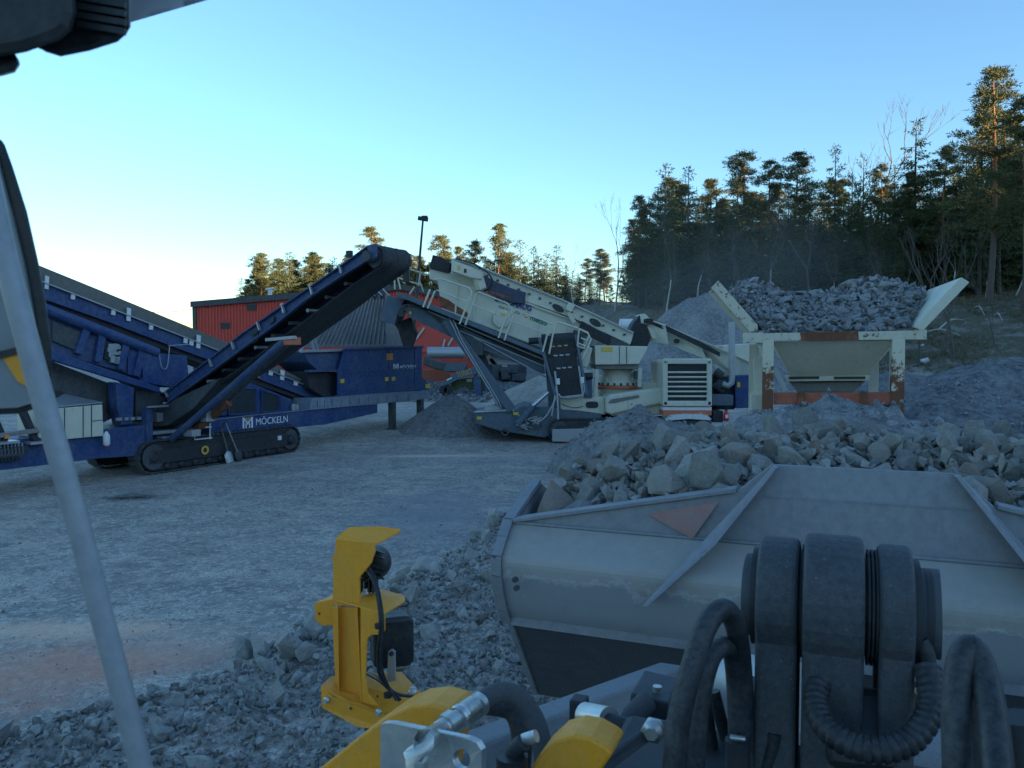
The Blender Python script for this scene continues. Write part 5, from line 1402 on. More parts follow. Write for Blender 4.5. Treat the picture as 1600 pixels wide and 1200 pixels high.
def skyl(u):
    for a, b in zip(sky_l[:-1], sky_l[1:]):
        if a[0] <= u <= b[0]: return a[1]+(b[1]-a[1])*(u-a[0])/(b[0]-a[0])
    return 300
GEN = {'spruce': 'dark spruce in the thick of the shaded forest on the right slope', 'pine': 'dark pine in the thick of the shaded forest on the right slope', 'birch': 'thin bare birch at the foot of the shaded forest', 'sapling': 'thin leafless sapling at the foot of the shaded forest'}
for i in range(92):
    u = 985+(i+.5)*7.2+rnd.uniform(-8, 8); Y = rnd.choice((57, 61, 65, 70, 75, 82))+rnd.uniform(-2, 2)
    k = 'spruce' if rnd.random() < .72 else 'pine'
    tree_px(k, u, skyl(min(1639, max(981, u)))+(rnd.uniform(-4, 40) if i % 2 else rnd.uniform(40, 120)), Y, GEN[k], FG, 1200+i, rnd.uniform(.95, 1.25))
for i in range(16):
    u = 988+i*9.6+rnd.uniform(-5, 5); k = 'spruce' if i % 3 else 'pine'
    tree_px(k, u, rnd.uniform(275, 350)+(35 if u < 1015 else 0), rnd.uniform(62, 74), GEN[k], FG, 1900+i, 1.3)
for i in range(36):
    u = 1085+i*15.5+rnd.uniform(-8, 8); tree_px('spruce', u, rnd.uniform(300, 385), rnd.uniform(74, 96), GEN['spruce'], FG, 1800+i, 1.35)
for i in range(9):
    u = 1100+i*62+rnd.uniform(-20, 20); tree_px('birch', u, rnd.uniform(330, 420), rnd.uniform(52, 56), GEN['birch'], FG, 1300+i)
for i in range(11):
    u = rnd.uniform(1400, 1630); tree_px('sapling', u, rnd.uniform(330, 450), rnd.uniform(40, 50), GEN['sapling'], FG, 1400+i, .8)
LG = 'sunlit trees behind the red hall'
far = [('spruce', 376, 434, 118), ('spruce', 392, 430, 120), ('pine', 410, 420, 118), ('pine', 433, 404, 120), ('pine', 456, 405, 122), ('pine', 480, 400, 120), ('pine', 500, 398, 116), ('spruce', 520, 402, 120), ('pine', 545, 398, 118),
       ('pine', 576, 354, 115), ('pine', 602, 402, 118), ('pine', 630, 396, 120), ('pine', 650, 400, 118), ('pine', 690, 368, 112), ('pine', 712, 385, 120), ('pine', 742, 376, 115), ('pine', 773, 349, 112), ('spruce', 790, 372, 116), ('spruce', 813, 376, 112), ('spruce', 834, 386, 115),
       ('spruce', 870, 384, 110), ('spruce', 850, 410, 114), ('spruce', 885, 414, 112), ('pine', 937, 388, 100), ('birch', 898, 396, 108), ('spruce', 905, 430, 112), ('pine', 955, 445, 104), ('spruce', 922, 440, 108), ('pine', 972, 430, 98)]
FL = {(576): 'tall lone pine rising behind the conveyor head', (937): 'lone sunlit pine with open crown left of the shaded forest', (870): 'pointed sunlit spruce above the middle of the cream screen deck', (773): 'tallest sunlit pine above the navy lettering of the screen deck', (690): 'sunlit pine between the leaning lamp post and the screen deck', (898): 'thin bare birch between sunlit spruces behind the screen deck', 376: 'spruce farthest left above the red hall', 834: 'sunlit spruce with a thin tip left of the pointed one'}
for i, (k, u, v, Y) in enumerate(far):
    tree_px(k, u, v, Y, FL.get(u, 'golden sunlit %s in the row behind the red hall and the screen deck' % CAT[k]), LG, 1500+i, 1.15)
for i in range(50):
    u = 402+i*11.2+rnd.uniform(-7, 7); k = rnd.choice(('pine', 'spruce')); tree_px(k, u, rnd.uniform(392, 432), rnd.uniform(112, 124), 'golden sunlit %s in the row behind the red hall and the screen deck' % CAT[k], LG, 1700+i, 1.4)
for i in range(26):
    u = 385+i*22.5+rnd.uniform(-8, 8); k = rnd.choice(('pine', 'spruce', 'pine')); tree_px(k, u, rnd.uniform(415, 450)+(10 if u < 420 else 0), rnd.uniform(122, 135), 'golden sunlit %s in the row behind the red hall and the screen deck' % CAT[k], LG, 1600+i, 1.3)

# unseen wooded ridge, added behind the loader to keep the yard in shade
g = G(); rnd = random.Random(31); SQ = V((-SUN_AZ.y, SUN_AZ.x, 0))
fv = []; ff = []
for i in range(560):
    s = rnd.uniform(88, 135); q = rnd.uniform(-110, 140); p = SUN_AZ*s+SQ*q
    b0 = on_ground(p.x, p.y); h_ = rnd.uniform(11, 16.5); r_ = h_*rnd.uniform(.13, .19)
    for k in range(6):
        z0 = h_*(.12+.13*k); z1 = z0+h_*.3; rr = r_*(1-z0/h_)*1.15
        o = len(fv); n = 8
        for j in range(n):
            a = 6.283*j/n+k; w = rr*rnd.uniform(.6, 1.25); fv.append(b0+V((w*math.cos(a), w*math.sin(a), z0+rnd.uniform(-.3, .3))))
        fv.append(b0+UP*min(z1, h_)); ff += [[o+j, o+(j+1) % n, o+n] for j in range(n)]
g.v = fv; g.f = ff; g.sm = [False]*len(ff)
tag(g.build('forest', SPRUCE_N, recalc=False, kind='stuff'), 'unseen spruce forest added on the ridge behind the loader to shade the yard', 'forest')  # added unseen forest that shades the yard

# brush and dead wood on the bank
vs = []; fs = []; rnd = random.Random(8)
for i in range(15000):
    u = rnd.uniform(1000, 1640); Y = rnd.uniform(30, 62)
    p = at(u, 550, Y); z = terrain_z(p.x, Y)
    if z < 1.5: continue
    if fbm(p.x, Y, .25, 3, 6) < -.15: continue
    leaf_fan(vs, fs, V((p.x, Y, z-.03)), V((rnd.gauss(0, .5), rnd.gauss(0, .5), .9)), 5, rnd.uniform(.15, .5), .012, rnd)
me = bpy.data.meshes.new('undergrowth'); me.from_pydata([tuple(p) for p in vs], [], fs)
me.materials.append(needle_mat('dry_grass', (.055, .05, .03), (.16, .14, .085)))
ug = bpy.data.objects.new('undergrowth', me); COL.objects.link(ug); ug['kind'] = 'stuff'; tag(ug, 'dry grass and low brush on the bank below the forest', 'undergrowth')
for i, (a, b, lb) in enumerate((((1465, 519), (1505, 508), 'thin fallen branch slanting up the bank right of the hopper'), ((1440, 524), (1500, 533), 'pale fallen branch lying across the bank right of the hopper'), ((1522, 484), (1538, 500), 'curved dead branch among the saplings'), ((1552, 497), (1566, 509), 'short pale snag leaning at the foot of the saplings'))):
    p, q = hit_terrain(*a, 25), hit_terrain(*b, 25)
    if p and q: tag(G().tube([p+UP*.1, p.lerp(q, .5)+UP*.5, q+UP*.3], [.05, .04, .02], 6, 4).build('fallen_branch', BARK_B), lb, 'branch')
p = hit_terrain(1510, 650, 12)
if p: tag(G().tube([p+UP*.05, p+V((.12, 0, .1)), p+V((.22, .1, -.2))], [.03, .05, .02], 6).build('white_scrap', BARRELW), 'small white scrap lying on the dark gravel heap', 'scrap')
rnd = random.Random(40)
sp = []
for i in range(900):
    u = rnd.uniform(600, 860); Y = rnd.uniform(47, 56); p = at(u, 550, Y); 
    sp.append((V((p.x, Y, terrain_z(p.x, Y)+rnd.uniform(.1, 1.0)*max(0, 1-abs(Y-52)/5))), rnd.uniform(.2, .5)))
tag(rubble('loose_stone', sp, ROCK_HS, seed=6), 'loose grey stones on the bank in front of the red hall', 'loose stone')
# ================================================================ the wheel loader we look out of
ld = thing('wheel_loader', V((0, 0, 0))-LF*.3, 'yellow wheel loader in the foreground with grey bucket, hoses and lamp bracket', 'wheel loader')
def PL(u, v, la):                                       # point on the vertical plane at sideways distance la from the eye
    d = ray(u, v); return EYE+d*(la/d.dot(LR))
BL, BRr = -1.67, 1.95; BW = BRr-BL
def chain_prism(g, pts, vec, th, nrm):
    for a, b in zip(pts[:-1], pts[1:]): g.prism([a, b, b+nrm*th, a+nrm*th], vec)
# back of the bucket: a curved shell between the side plates
prof_px = [(803, 816), (794, 842), (785, 872), (785, 898), (789, 925), (794, 950), (801, 968)]
prof = [PL(u, v, BL) for u, v in prof_px]
# keep the shell a clean convex curve in depth
dep = [(p-EYE).dot(LF) for p in prof]
under_px = [(801, 968), (812, 1000), (826, 1040), (842, 1085)]
under = [PL(u, v, BL) for u, v in under_px]
g = G()
def sheet(g, a, b, n=12, th=.03):
    vs = []; 
    for p in a: vs += [p, p+LR*BW]
    m = len(a); inn = []
    for i, p in enumerate(a):
        d = (a[min(m-1, i+1)]-a[max(0, i-1)]).normalized(); nn = d.cross(LR).normalized()
        if nn.dot(LF) < 0: nn = -nn
        inn += [p+nn*th, p+LR*BW+nn*th]
    o = len(vs); allv = vs+inn; fs = []
    for i in range(m-1):
        fs.append([2*i, 2*i+1, 2*i+3, 2*i+2]); fs.append([o+2*i, o+2*i+2, o+2*i+3, o+2*i+1])
        fs.append([2*i, 2*i+2, o+2*i+2, o+2*i]); fs.append([2*i+1, o+2*i+1, o+2*i+3, 2*i+3])
    fs.append([0, o, o+1, 1]); k = 2*(m-1); fs.append([k, k+1, o+k+1, o+k])
    g.add(allv, fs, False)
top_pts = spline(prof[:4], 5); low_pts = spline(prof[3:], 5)
gu = G(); sheet(gu, top_pts[:-1]+low_pts, None); bucket = gu.build('bucket', bucket_shell(PL(785, 915, BL).z), ld, bevel=.0)
for p in bucket.data.polygons: p.use_smooth = False
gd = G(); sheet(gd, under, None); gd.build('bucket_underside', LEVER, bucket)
# weld line of the worn seam
G().tube([top_pts[0]-LF*.004, top_pts[0]+LR*BW-LF*.004], .012, 6).build('weld_bead', STEEL, bucket)
G().bar(low_pts[-1]-LF*.012, low_pts[-1]+LR*BW-LF*.012, .02, .05).build('lower_seam', STEEL, bucket)
# side plates: outline of the bucket seen from the side
front_top = PL(837, 758, BL)+LF*.1
sp_out = [front_top]+prof+under[1:]
sp_out = [front_top]+[p-LF*.02 for p in prof]+[p-LF*.02 for p in under[1:]]
bot = under[-1]+LF*1.1-UP*.12; tipp = front_top+LF*.9-UP*.45
for off in (-.035, BW-.0):
    G().prism([p+LR*off for p in sp_out+[bot, tipp]], LR*.035).build('side_plate', STEEL, bucket, bevel=.006)
g = G(); pr = [front_top]+prof
for a, b in zip(pr[:-1], pr[1:]): g.bar(a-LR*.03, b-LR*.03, .05, .06, LR)
g.build('side_edge', STEEL, bucket)
# spill guard: plate standing on the shell, lip rising to the middle
DG = (prof[0]-EYE).dot(LF)+.0
mid = (BL+BRr)/2
def mir(p): la = lat(p); return p+LR*(2*(mid-la))
q0 = prof[0]; q1 = LD(1150, 769, DG+.03); q2 = LD(1206, 726, DG+.06); q2b = LD(1507, 741, DG+.06)
half = [q0, q1, q2]
w_low = V(q1)-UP*((q1.z-q0.z)*1.0)
ptsg = [q0, q1, q2]+[mir(p) for p in half[::-1]]
sg = G().prism(ptsg, LF*.03).build('spill_guard', STEEL, bucket, bevel=.004)
g = G()
for a, b in ((q0, q1), (mir(q1), mir(q0))): G().bar(a+UP*.012+LF*.03, b+UP*.012+LF*.03, .11, .022).build('guard_lip', STEEL, bucket, bevel=.004)
rnd = random.Random(17); g = G()
wa, wb = LD(1172, 777, DG+.045)-LF*.012, mir(LD(1172, 777, DG+.045))-LF*.012
n = 60
for i in range(n):
    a = wa.lerp(wb, i/n+.004); b = wa.lerp(wb, (i+1)/n); g.tube([a, a.lerp(b, .5)+UP*.002, b], [.005, rnd.uniform(.006, .009), .005], 6)
g.build('weld_seam', STEEL, bucket)
g = G().bar(wa-UP*.0+LF*.0, wb, .012, .03); g.build('guard_joint', STEEL, bucket)
# diagonal ribs bracing the guard
for m_ in (0, 1):
    a, b, c = LD(1208, 727, DG+.05), LD(1112, 846, DG-.07), LD(1003, 947, DG-.27)
    a2, b2, c2 = LD(1213, 737, DG+.07), LD(1130, 850, DG+.10), LD(1020, 950, DG+.0)
    o = -.22
    tri = [a, a-LF*.06, b-LF*.12-LR*.0, c-LF*.02, c+LF*.08, b+LF*.16]
    if m_: tri = [mir(p) for p in tri]
    G().prism(tri, LR*.028).build('guard_rib', STEEL, bucket, bevel=.005)
# red windscreen reflection painted as a patch on the guard
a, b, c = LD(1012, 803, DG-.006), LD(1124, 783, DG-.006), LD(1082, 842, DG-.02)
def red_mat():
    m, t, bs = nt('painted_red_reflection'); p = pos(t); n = noise_tex(t, 7, 6, .7, p); n2 = noise_tex(t, 30, 3, .7, p)
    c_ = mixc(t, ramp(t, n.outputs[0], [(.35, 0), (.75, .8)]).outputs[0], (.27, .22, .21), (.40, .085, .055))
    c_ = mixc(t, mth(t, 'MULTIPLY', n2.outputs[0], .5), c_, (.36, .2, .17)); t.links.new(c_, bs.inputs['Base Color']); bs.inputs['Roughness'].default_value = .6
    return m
G().prism([a, b, c], LF*.002).build('reflection_patch', red_mat(), bucket)
for u, v in ((806, 905), (808, 918)): G().lathe(PL(u, v, BL+.10)-LF*.02, LF, [(0, .016), (.02, .016)], 10).build('bolt', DARK, bucket)

# rocks in the bucket
rnd = random.Random(5)
def load_top(la, d):
    f = (la-BL)/BW; z0 = prof[0].z
    top = z0-.06+.26*smooth(-.02, .3, f)*smooth(1.04, .72, f)
    k = (d-DG)/1.5
    return top-.10+.30*math.sin(min(1, max(0, k*1.15))*math.pi*.5)+.1*fbm(la, d, 1.0, 3, 7)
def lp_(la, d, z): return V((0, 0, 0))+LR*la+LF*d+UP*z
core = G(); vs = []; n = 26
for j in range(n+1):
    for i in range(n+1):
        la = BL+.04+(BW-.08)*i/n; d = DG+.06+1.75*j/n; vs.append(lp_(la, d, load_top(la, d)-.10))
core.add(vs, [[j*(n+1)+i, j*(n+1)+i+1, (j+1)*(n+1)+i+1, (j+1)*(n+1)+i] for j in range(n) for i in range(n)], True)
tag(core.build('bucket_load', ROCK_ST, recalc=False, kind='stuff'), 'bed of blasted rock filling the loader bucket', 'blasted rock')
sp = []
for i in range(3400):
    la = rnd.uniform(BL+.08, BRr-.08); d = DG+.08+1.65*rnd.random(); sp.append((lp_(la, d, load_top(la, d)+rnd.uniform(-.08, .03)), rnd.uniform(.05, .15)))
tag(rubble('bucket_rubble', sp, ROCK_ST, seed=4), 'small broken stones between the rocks in the loader bucket', 'rubble')
BGp = 'rocks heaped in the loader bucket'
special = [(1105, 745, .0, .52, 'big upright tan boulder leaning at the left rib of the spill guard'), (1040, 755, -.05, .44, 'long reddish brown boulder lying left of the big upright one'),
           (912, 780, .1, .30, 'pale rounded rock sitting against the left bucket lip'), (885, 735, .5, .24, 'small pinkish rock on the left shoulder of the heap'),
           (955, 700, 1.0, .32, 'pale pointed rock on the crest of the heap, leftmost of the crest'), (1150, 715, .6, .50, 'broad greenish grey boulder behind the big upright one'),
           (1540, 755, .2, .34, 'pale rock beside the right rib of the spill guard')]
for u, v, dd, s, lb in special:
    p = LD(u, v, DG+.3+dd*.6); s *= .6; la = lat(p); d = (p-EYE).dot(LF)
    rock(ROCKS_TAN[int(u) % 14], lp_(la, d, max(p.z, load_top(la, d)+.05)), s, random.Random(u), lb, BGp)
taken = []
k = 0; tries = 0
while k < 165 and tries < 9000:
    tries += 1
    la = rnd.uniform(BL+.1, BRr-.1); d = DG+.14+1.5*rnd.random(); s = rnd.choice((.12, .14, .17, .2, .23, .27, .31))*rnd.uniform(.85, 1.2)
    if any((la-a)**2+(d-b)**2 < (.30*(s+c))**2 for a, b, c in taken): continue
    taken.append((la, d, s)); k += 1
    rock(rnd.choice(ROCKS_TAN), lp_(la, d, load_top(la, d)+s*.12), s, rnd, 'angular blasted rock lying in the heap in the loader bucket', BGp)

# lift arms
def beam(pts_top, w, h, name, m):
    g = G()
    for a, b in zip(pts_top[:-1], pts_top[1:]): 
        x = LR*w; g.prism([a, a+x, a+x-UP*h, a-UP*h], b-a)
    return g.build(name, m, ld, bevel=.012)
la0, la1 = LD(1030, 1034, 3.35), LD(700, 1150, 1.95)
la2 = LD(560, 1215, 1.6)
beam([la0, la1, la2], .11, .34, 'lift_arm', ARM)
rm = lambda p: p+LR*(2*(.06-lat(p))-.11)
beam([rm(la0), rm(la1), rm(la2)], .11, .34, 'lift_arm', ARM)
G().cyl(la0-UP*.17-LR*.03+LF*-.1, la0-UP*.17+LR*2.0-LF*.1, .12, 24).build('cross_tube', ARM, ld)
# tilt linkage: three thick eyes on one pin, each tapering down into its lever
def eye(u0, u1, vtop, r, D, tail, tw, name, m, thick_bevel=.012):
    a, b = LD(u0, vtop, D), LD(u1, vtop, D); w = (b-a).dot(LR)
    c = a-UP*r*1.0; pts = []
    for i in range(23):
        t = R(-30+i*240/22); pts.append(c+LF*(math.cos(t)*r)+UP*(math.sin(t)*r))
    end = c+LF*tail[0]+UP*tail[1]; 
    pts += [end-LF*tw*.9, end+LF*tw]
    return G().prism(pts, LR*w).build(name, m, ld, bevel=thick_bevel, seg=3), c, w
e1, c1, w1 = eye(1188, 1251, 838, .125, 1.72, (-.05, -.75), .13, 'link_plate', LEVER)
e2, c2, w2 = eye(1258, 1350, 834, .135, 1.70, (-.02, -.62), .12, 'tilt_lever', LEVER)
e3, c3, w3 = eye(1371, 1425, 851, .125, 1.70, (-.06, -.75), .13, 'link_plate', LEVER)
pin = G().cyl(c1-LR*.025, c3+LR*(w3+.05), .085, 28).build('link_pin', DARK, ld, bevel=.006)
for q, r_ in ((c1-LR*.012, .10), (c1+LR*(w1+.001), .10), (c2+LR*(w2+.001), .095), (c3-LR*.014, .095), (c3+LR*(w3+.001), .10), (c3+LR*(w3+.022), .085)):
    G().lathe(q, LR, [(0, r_), (.012, r_)], 28).build('washer', BLACK, ld)
for k in range(3): G().ring(c2+LR*(w2+.006+k*.007), LR, .1, .112, .004).build('seal_ring', RUBBER, ld)
for k in range(2): G().ring(c1+LR*(w1+.004+k*.006), LR, .1, .114, .004).build('seal_ring', RUBBER, ld)
G().tube([LD(1432, 940, 1.7), LD(1450, 942, 1.66), LD(1452, 990, 1.66), LD(1449, 1015, 1.66), LD(1428, 1038, 1.7)], .006, 8, 3).build('grab_wire', BLACK, ld)
g = G(); g.box(LD(1441, 1000, 1.72), .03, .04, .1); g.build('grease_block', ZINC, ld, bevel=.004)
G().cyl(LD(1437, 1080, 1.7), LD(1437, 1130, 1.7), .016, 12).build('grease_nipple', GOLD, ld)
G().bar(LD(1330, 1080, 1.68), LD(1345, 1205, 1.6), .13, .12).build('lever_arm', BLACK, ld, bevel=.02)
# tilt cylinder, fittings and blocks behind the hoses
cy = G().cyl(LD(1112, 1062, 2.3), LD(1240, 1088, 2.05), .085, 24).build('cross_cylinder', GALV, ld, bevel=.02)
g = G(); g.box(LD(1190, 1105, 1.9), .12, .12, .1, LR, LF); g.box(LD(1212, 1115, 1.75), .08, .12, .16, LR, LF); g.build('valve_block', BLACK, ld, bevel=.008)
G().cyl(LD(1180, 1116, 1.72), LD(1202, 1119, 1.72), .015, 12).build('fitting', ZINC, ld)
G().bar(LD(995, 1078, 2.0), LD(1052, 1092, 2.0), .16, .05).build('mount_bar', DARK, ld, bevel=.006); G().cyl(LD(1027, 1080, 1.95), LD(1027, 1072, 1.95), .012, 8).build('bolt', ZINC, ld)
G().tube([LD(1010, 1097, 1.9), LD(990, 1118, 1.85), LD(968, 1165, 1.8)], .028, 12).build('pipe', HOSE_G, ld)
G().cyl(LD(914, 1118, 1.85), LD(952, 1126, 1.8), .032, 18).build('rod_sleeve', ZINC, ld, bevel=.004); G().cyl(LD(950, 1126, 1.8), LD(1004, 1139, 1.78), .018, 14).build('steering_rod', BLACK, ld)
G().box(LD(905, 1120, 1.88), .04, .05, .1, LR, LF).build('rod_bracket', BLACK, ld, bevel=.006)
a, b, c, d = LD(1018, 1124, 1.6), LD(1022, 1146, 1.6), LD(935, 1210, 1.45), LD(925, 1195, 1.45)
G().prism([a, b, c, d], LR*.012+LF*.0).build('steel_plate', DARK, ld, bevel=.003)
G().lathe(LD(1022, 1138, 1.58), -LF, [(0, .024), (.02, .024), (.022, .014), (.03, .014)], 6).build('nut', ZINC, ld)
G().box(LD(1150, 1300, 1.7), .5, .5, .12, LR, LF).build('frame_head', BLACK, ld, bevel=.02)
G().box(LD(1300, 1330, 1.5), .9, .6, .1, LR, LF).build('frame_plate', BLACK, ld, bevel=.02)
# hoses
def hose(pts, D, r, m=HOSE, name='hydraulic_hose', n=14):
    Ds = D if isinstance(D, (list, tuple)) else [D]*len(pts)
    return G().tube([LD(u, v, Ds[i]) for i, (u, v) in enumerate(pts)], r, n, 8).build(name, m, ld)
hose([(1052, 1215), (1062, 1120), (1082, 1040), (1105, 975), (1130, 952), (1150, 980), (1160, 1060), (1164, 1170)], [1.35, 1.37, 1.4, 1.45, 1.5, 1.55, 1.6, 1.6], .0205)
hose([(1085, 1215), (1092, 1110), (1108, 1035), (1128, 1010), (1144, 1022), (1150, 1080), (1152, 1150)], [1.45, 1.47, 1.5, 1.53, 1.58, 1.6, 1.6], .0185)
hose([(1152, 1155), (1153, 1172), (1153, 1200)], 1.58, .024, BLACK, 'hose_sleeve'); hose([(1141, 1152), (1165, 1155)], 1.56, .006, ZINC, 'hose_clip')
hose([(1497, 1215), (1494, 1120), (1500, 1040), (1517, 1012), (1536, 1050), (1552, 1130), (1560, 1215)], [1.15, 1.17, 1.2, 1.22, 1.2, 1.15, 1.1], .0185)
hose([(1530, 1215), (1518, 1120), (1512, 1060), (1517, 1045), (1530, 1090), (1540, 1215)], [1.2, 1.22, 1.25, 1.27, 1.27, 1.25], .012)
hose([(1115, 1080), (1125, 1120), (1135, 1160), (1128, 1190)], 1.75, .014); hose([(1098, 1090), (1108, 1150), (1116, 1210)], 1.7, .016)
hose([(1210, 1145), (1208, 1165), (1195, 1205)], 1.6, .013)
hose([(1590, 1120), (1600, 1180), (1612, 1215)], 1.3, .03, BLACK)
cpts = spline([LD(u, v, d) for u, v, d in ((1294, 1045, 1.62), (1278, 1075, 1.58), (1277, 1110, 1.54), (1298, 1145, 1.5), (1340, 1168, 1.48), (1385, 1171, 1.48), (1425, 1155, 1.5), (1450, 1120, 1.53), (1455, 1085, 1.56), (1450, 1045, 1.6))], 14)
m_ = len(cpts); cd = G().tube(cpts, [.021+.0022*(1 if (i % 4) < 3 else -1) for i in range(m_)], 16).build('corrugated_conduit', HOSE, ld)
hose([(1452, 1050), (1448, 1020), (1438, 1000)], 1.62, .014)
# gun-grey hose with zinc fitting, bracket plate
fit = G(); a, b = LD(676, 1150, 1.35), LD(752, 1098, 1.5); dd = (b-a)
fit.tube([a, a+dd*.12, a+dd*.12, a+dd*.25], [.016, .016, .02, .02], 14); fit.tube([a+dd*.25, a+dd*.42], [.026, .026], 6); fit.tube([a+dd*.42, a+dd*.5], [.019, .019], 14)
fit.tube([a+dd*t for t in (.5, .52, .6, .61, .68, .69, .76, .77, .84, .85, .98)], [.023, .026, .026, .024, .026, .024, .026, .024, .026, .024, .025], 20)
fit.build('hose_fitting', ZINC, ld)
hose([(748, 1100), (778, 1082), (808, 1088), (832, 1118), (846, 1160), (852, 1215)], [1.5, 1.53, 1.55, 1.55, 1.52, 1.5], .0215, HOSE_G)
hose([(760, 1100), (800, 1110), (815, 1150), (812, 1215)], [1.62, 1.64, 1.62, 1.6], .024, HOSE)
def plate_hole(pts, cen, r, vec, name, m, n=20):
    bm = bmesh.new(); x = (pts[1]-pts[0]).normalized(); nn = vec.normalized(); y = nn.cross(x)
    outer = [bm.verts.new(p) for p in pts]; inner = [bm.verts.new(cen+x*r*math.cos(6.2832*i/n)+y*r*math.sin(6.2832*i/n)) for i in range(n)]
    ed = [bm.edges.new((outer[i], outer[(i+1) % len(outer)])) for i in range(len(outer))]+[bm.edges.new((inner[i], inner[(i+1) % n])) for i in range(n)]
    bmesh.ops.triangle_fill(bm, edges=ed, use_beauty=True)
    vs = [v.co.copy() for v in bm.verts]; idx = {v: i for i, v in enumerate(bm.verts)}
    fs = [[idx[v] for v in f.verts] for f in bm.faces]; k = len(vs); loops = [[idx[v] for v in outer], [idx[v] for v in inner]]; bm.free()
    g = G(); sides = []
    for lp in loops:
        for i in range(len(lp)): a, b = lp[i], lp[(i+1) % len(lp)]; sides.append([a, b, b+k, a+k])
    g.add(vs+[v+vec for v in vs], fs+[[i+k for i in f] for f in fs]+sides)
    return g.build(name, m, ld, bevel=.0015)
DPl = 1.18
pl = [LD(u, v, DPl) for u, v in ((594, 1132), (599, 1129), (612, 1129), (700, 1147), (730, 1153), (745, 1160), (752, 1172), (752, 1260), (593, 1260))]
plate_hole(pl, LD(721, 1186, DPl), .0165, LF*.012+LR*.004, 'bracket_plate', ZINC)
G().tube([LD(650, 1215, 1.12), LD(650, 1180, 1.12), LD(662, 1160, 1.12), LD(690, 1140, 1.28)], [.021, .022, .02, .016], 8).build('elbow_fitting', ZINC, ld, bevel=.002)
hose([(838, 1150), (815, 1158), (800, 1175), (795, 1200)], 1.35, .0115, ZINC, 'elbow_pipe'); hose([(818, 1160), (805, 1172), (800, 1190)], 1.34, .016, BLACK, 'hose_clamp')
g = G().lathe(LD(800, 1205, 1.33), UP, [(0, .03), (.03, .03)], 14); g.build('hose_collar', PLASTIC, ld)
# yellow fender and frame plates
def arch(pts, D, dz, name, th=.012):
    p = [LD(u, v, D) for u, v in pts]
    return G().prism(p, LF*dz+LR*.0).build(name, YELLOW, ld, bevel=.006)
arch([(470, 1225), (560, 1152), (608, 1118), (640, 1103), (672, 1100), (700, 1108), (722, 1125), (705, 1160), (690, 1225)], 1.42, .10, 'fender')
arch([(815, 1225), (842, 1180), (868, 1156), (896, 1148), (922, 1153), (948, 1168), (958, 1178), (925, 1225)], 1.35, .09, 'frame_plate_yellow')
# ---- lamp bracket with two work lamps
DB = 1.95
def N(u, v, dd=0.0): return LD(u, v, DB+dd)
def sheetN(pts, th=.006, vec=None): return G().prism([N(*p) for p in pts], vec or LF*th)
br = sheetN([(523, 862), (518, 872), (520, 882), (520, 946), (562, 948), (562, 902), (580, 880), (586, 862), (584, 848), (524, 842)]).build('lamp_bracket', YELLOW, ld, bevel=.002)
G().prism([N(524, 843, 0), N(530, 834, .012), N(546, 823, .05), N(592, 822, .075), N(627, 826, .09), N(625, 830, .085), N(586, 850, .005)], -UP*.006).build('lamp_hood', YELLOW, br, bevel=.002)
G().prism([N(491, 942, -.02), N(520, 936, .0), N(562, 947, -.02), N(600, 958, -.03), N(633, 938, .06), N(632, 930, .10), N(600, 921, .14), N(560, 918, .14), N(524, 926, .06)], -UP*.006).build('lamp_shelf', YELLOW, br, bevel=.002)
sheetN([(491, 943, -.02), (520, 937, 0), (520, 977, 0), (502, 978, -.012), (492, 968, -.02)]).build('shelf_flange', YELLOW, br, bevel=.002)
sheetN([(563, 949, -.024), (601, 959, -.03), (601, 985, -.03), (597, 992, -.03), (580, 992, -.026), (573, 1000, -.025), (571, 1060, -.025), (576, 1085, -.025), (592, 1104, -.028), (563, 1100, -.024)]).build('shelf_flange', YELLOW, br, bevel=.002)
sheetN([(518, 948, -.002), (563, 950, -.002), (569, 1100, -.002), (525, 1094, -.002)]).build('upright', YELLOW, br, bevel=.002)
for u0, u1 in ((526, 528), (556, 563)):
    G().prism([N(u0, 944, -.004), N(u1, 1092, -.004), N(u1, 1096, -.026), N(u0, 950, -.026)], LR*.005).build('upright_rib', YELLOW, br, bevel=.0015)
G().prism([N(501, 1072, -.05), N(518, 1056, .02), N(560, 1053, .10), N(627, 1049, .20), N(662, 1086, .10), N(640, 1095, .06), N(600, 1116, -.02), N(560, 1105, -.04)], -UP*.008).build('base_plate', YELLOW, br, bevel=.002)
sheetN([(501, 1072, -.05), (520, 1090, -.05), (568, 1102, -.045), (600, 1118, -.03), (640, 1098, .05), (606, 1140, -.03), (560, 1137, -.045), (503, 1106, -.05)]).build('base_flange', YELLOW, br, bevel=.002)
for u, v in ((511, 1094), (592, 1113)): G().lathe(N(u, v, -.054), -LF, [(0, .011), (.004, .011), (.0045, .007), (.012, .007)], 6).build('bolt', ZINC, br)
for u, v, d_ in ((645, 1081, .09), (571, 926, .06)): G().lathe(N(u, v, d_), UP, [(0, .013), (.004, .013), (.0045, .009), (.014, .009)], 12).build('bolt', ZINC, br)
for u, v in ((499, 959), (548, 1107), (590, 1088)): G().lathe(N(u, v, -.026 if u < 500 else -.048), -LF, [(0, .004), (.001, .004)], 10).build('bolt_hole', BLACK, br)
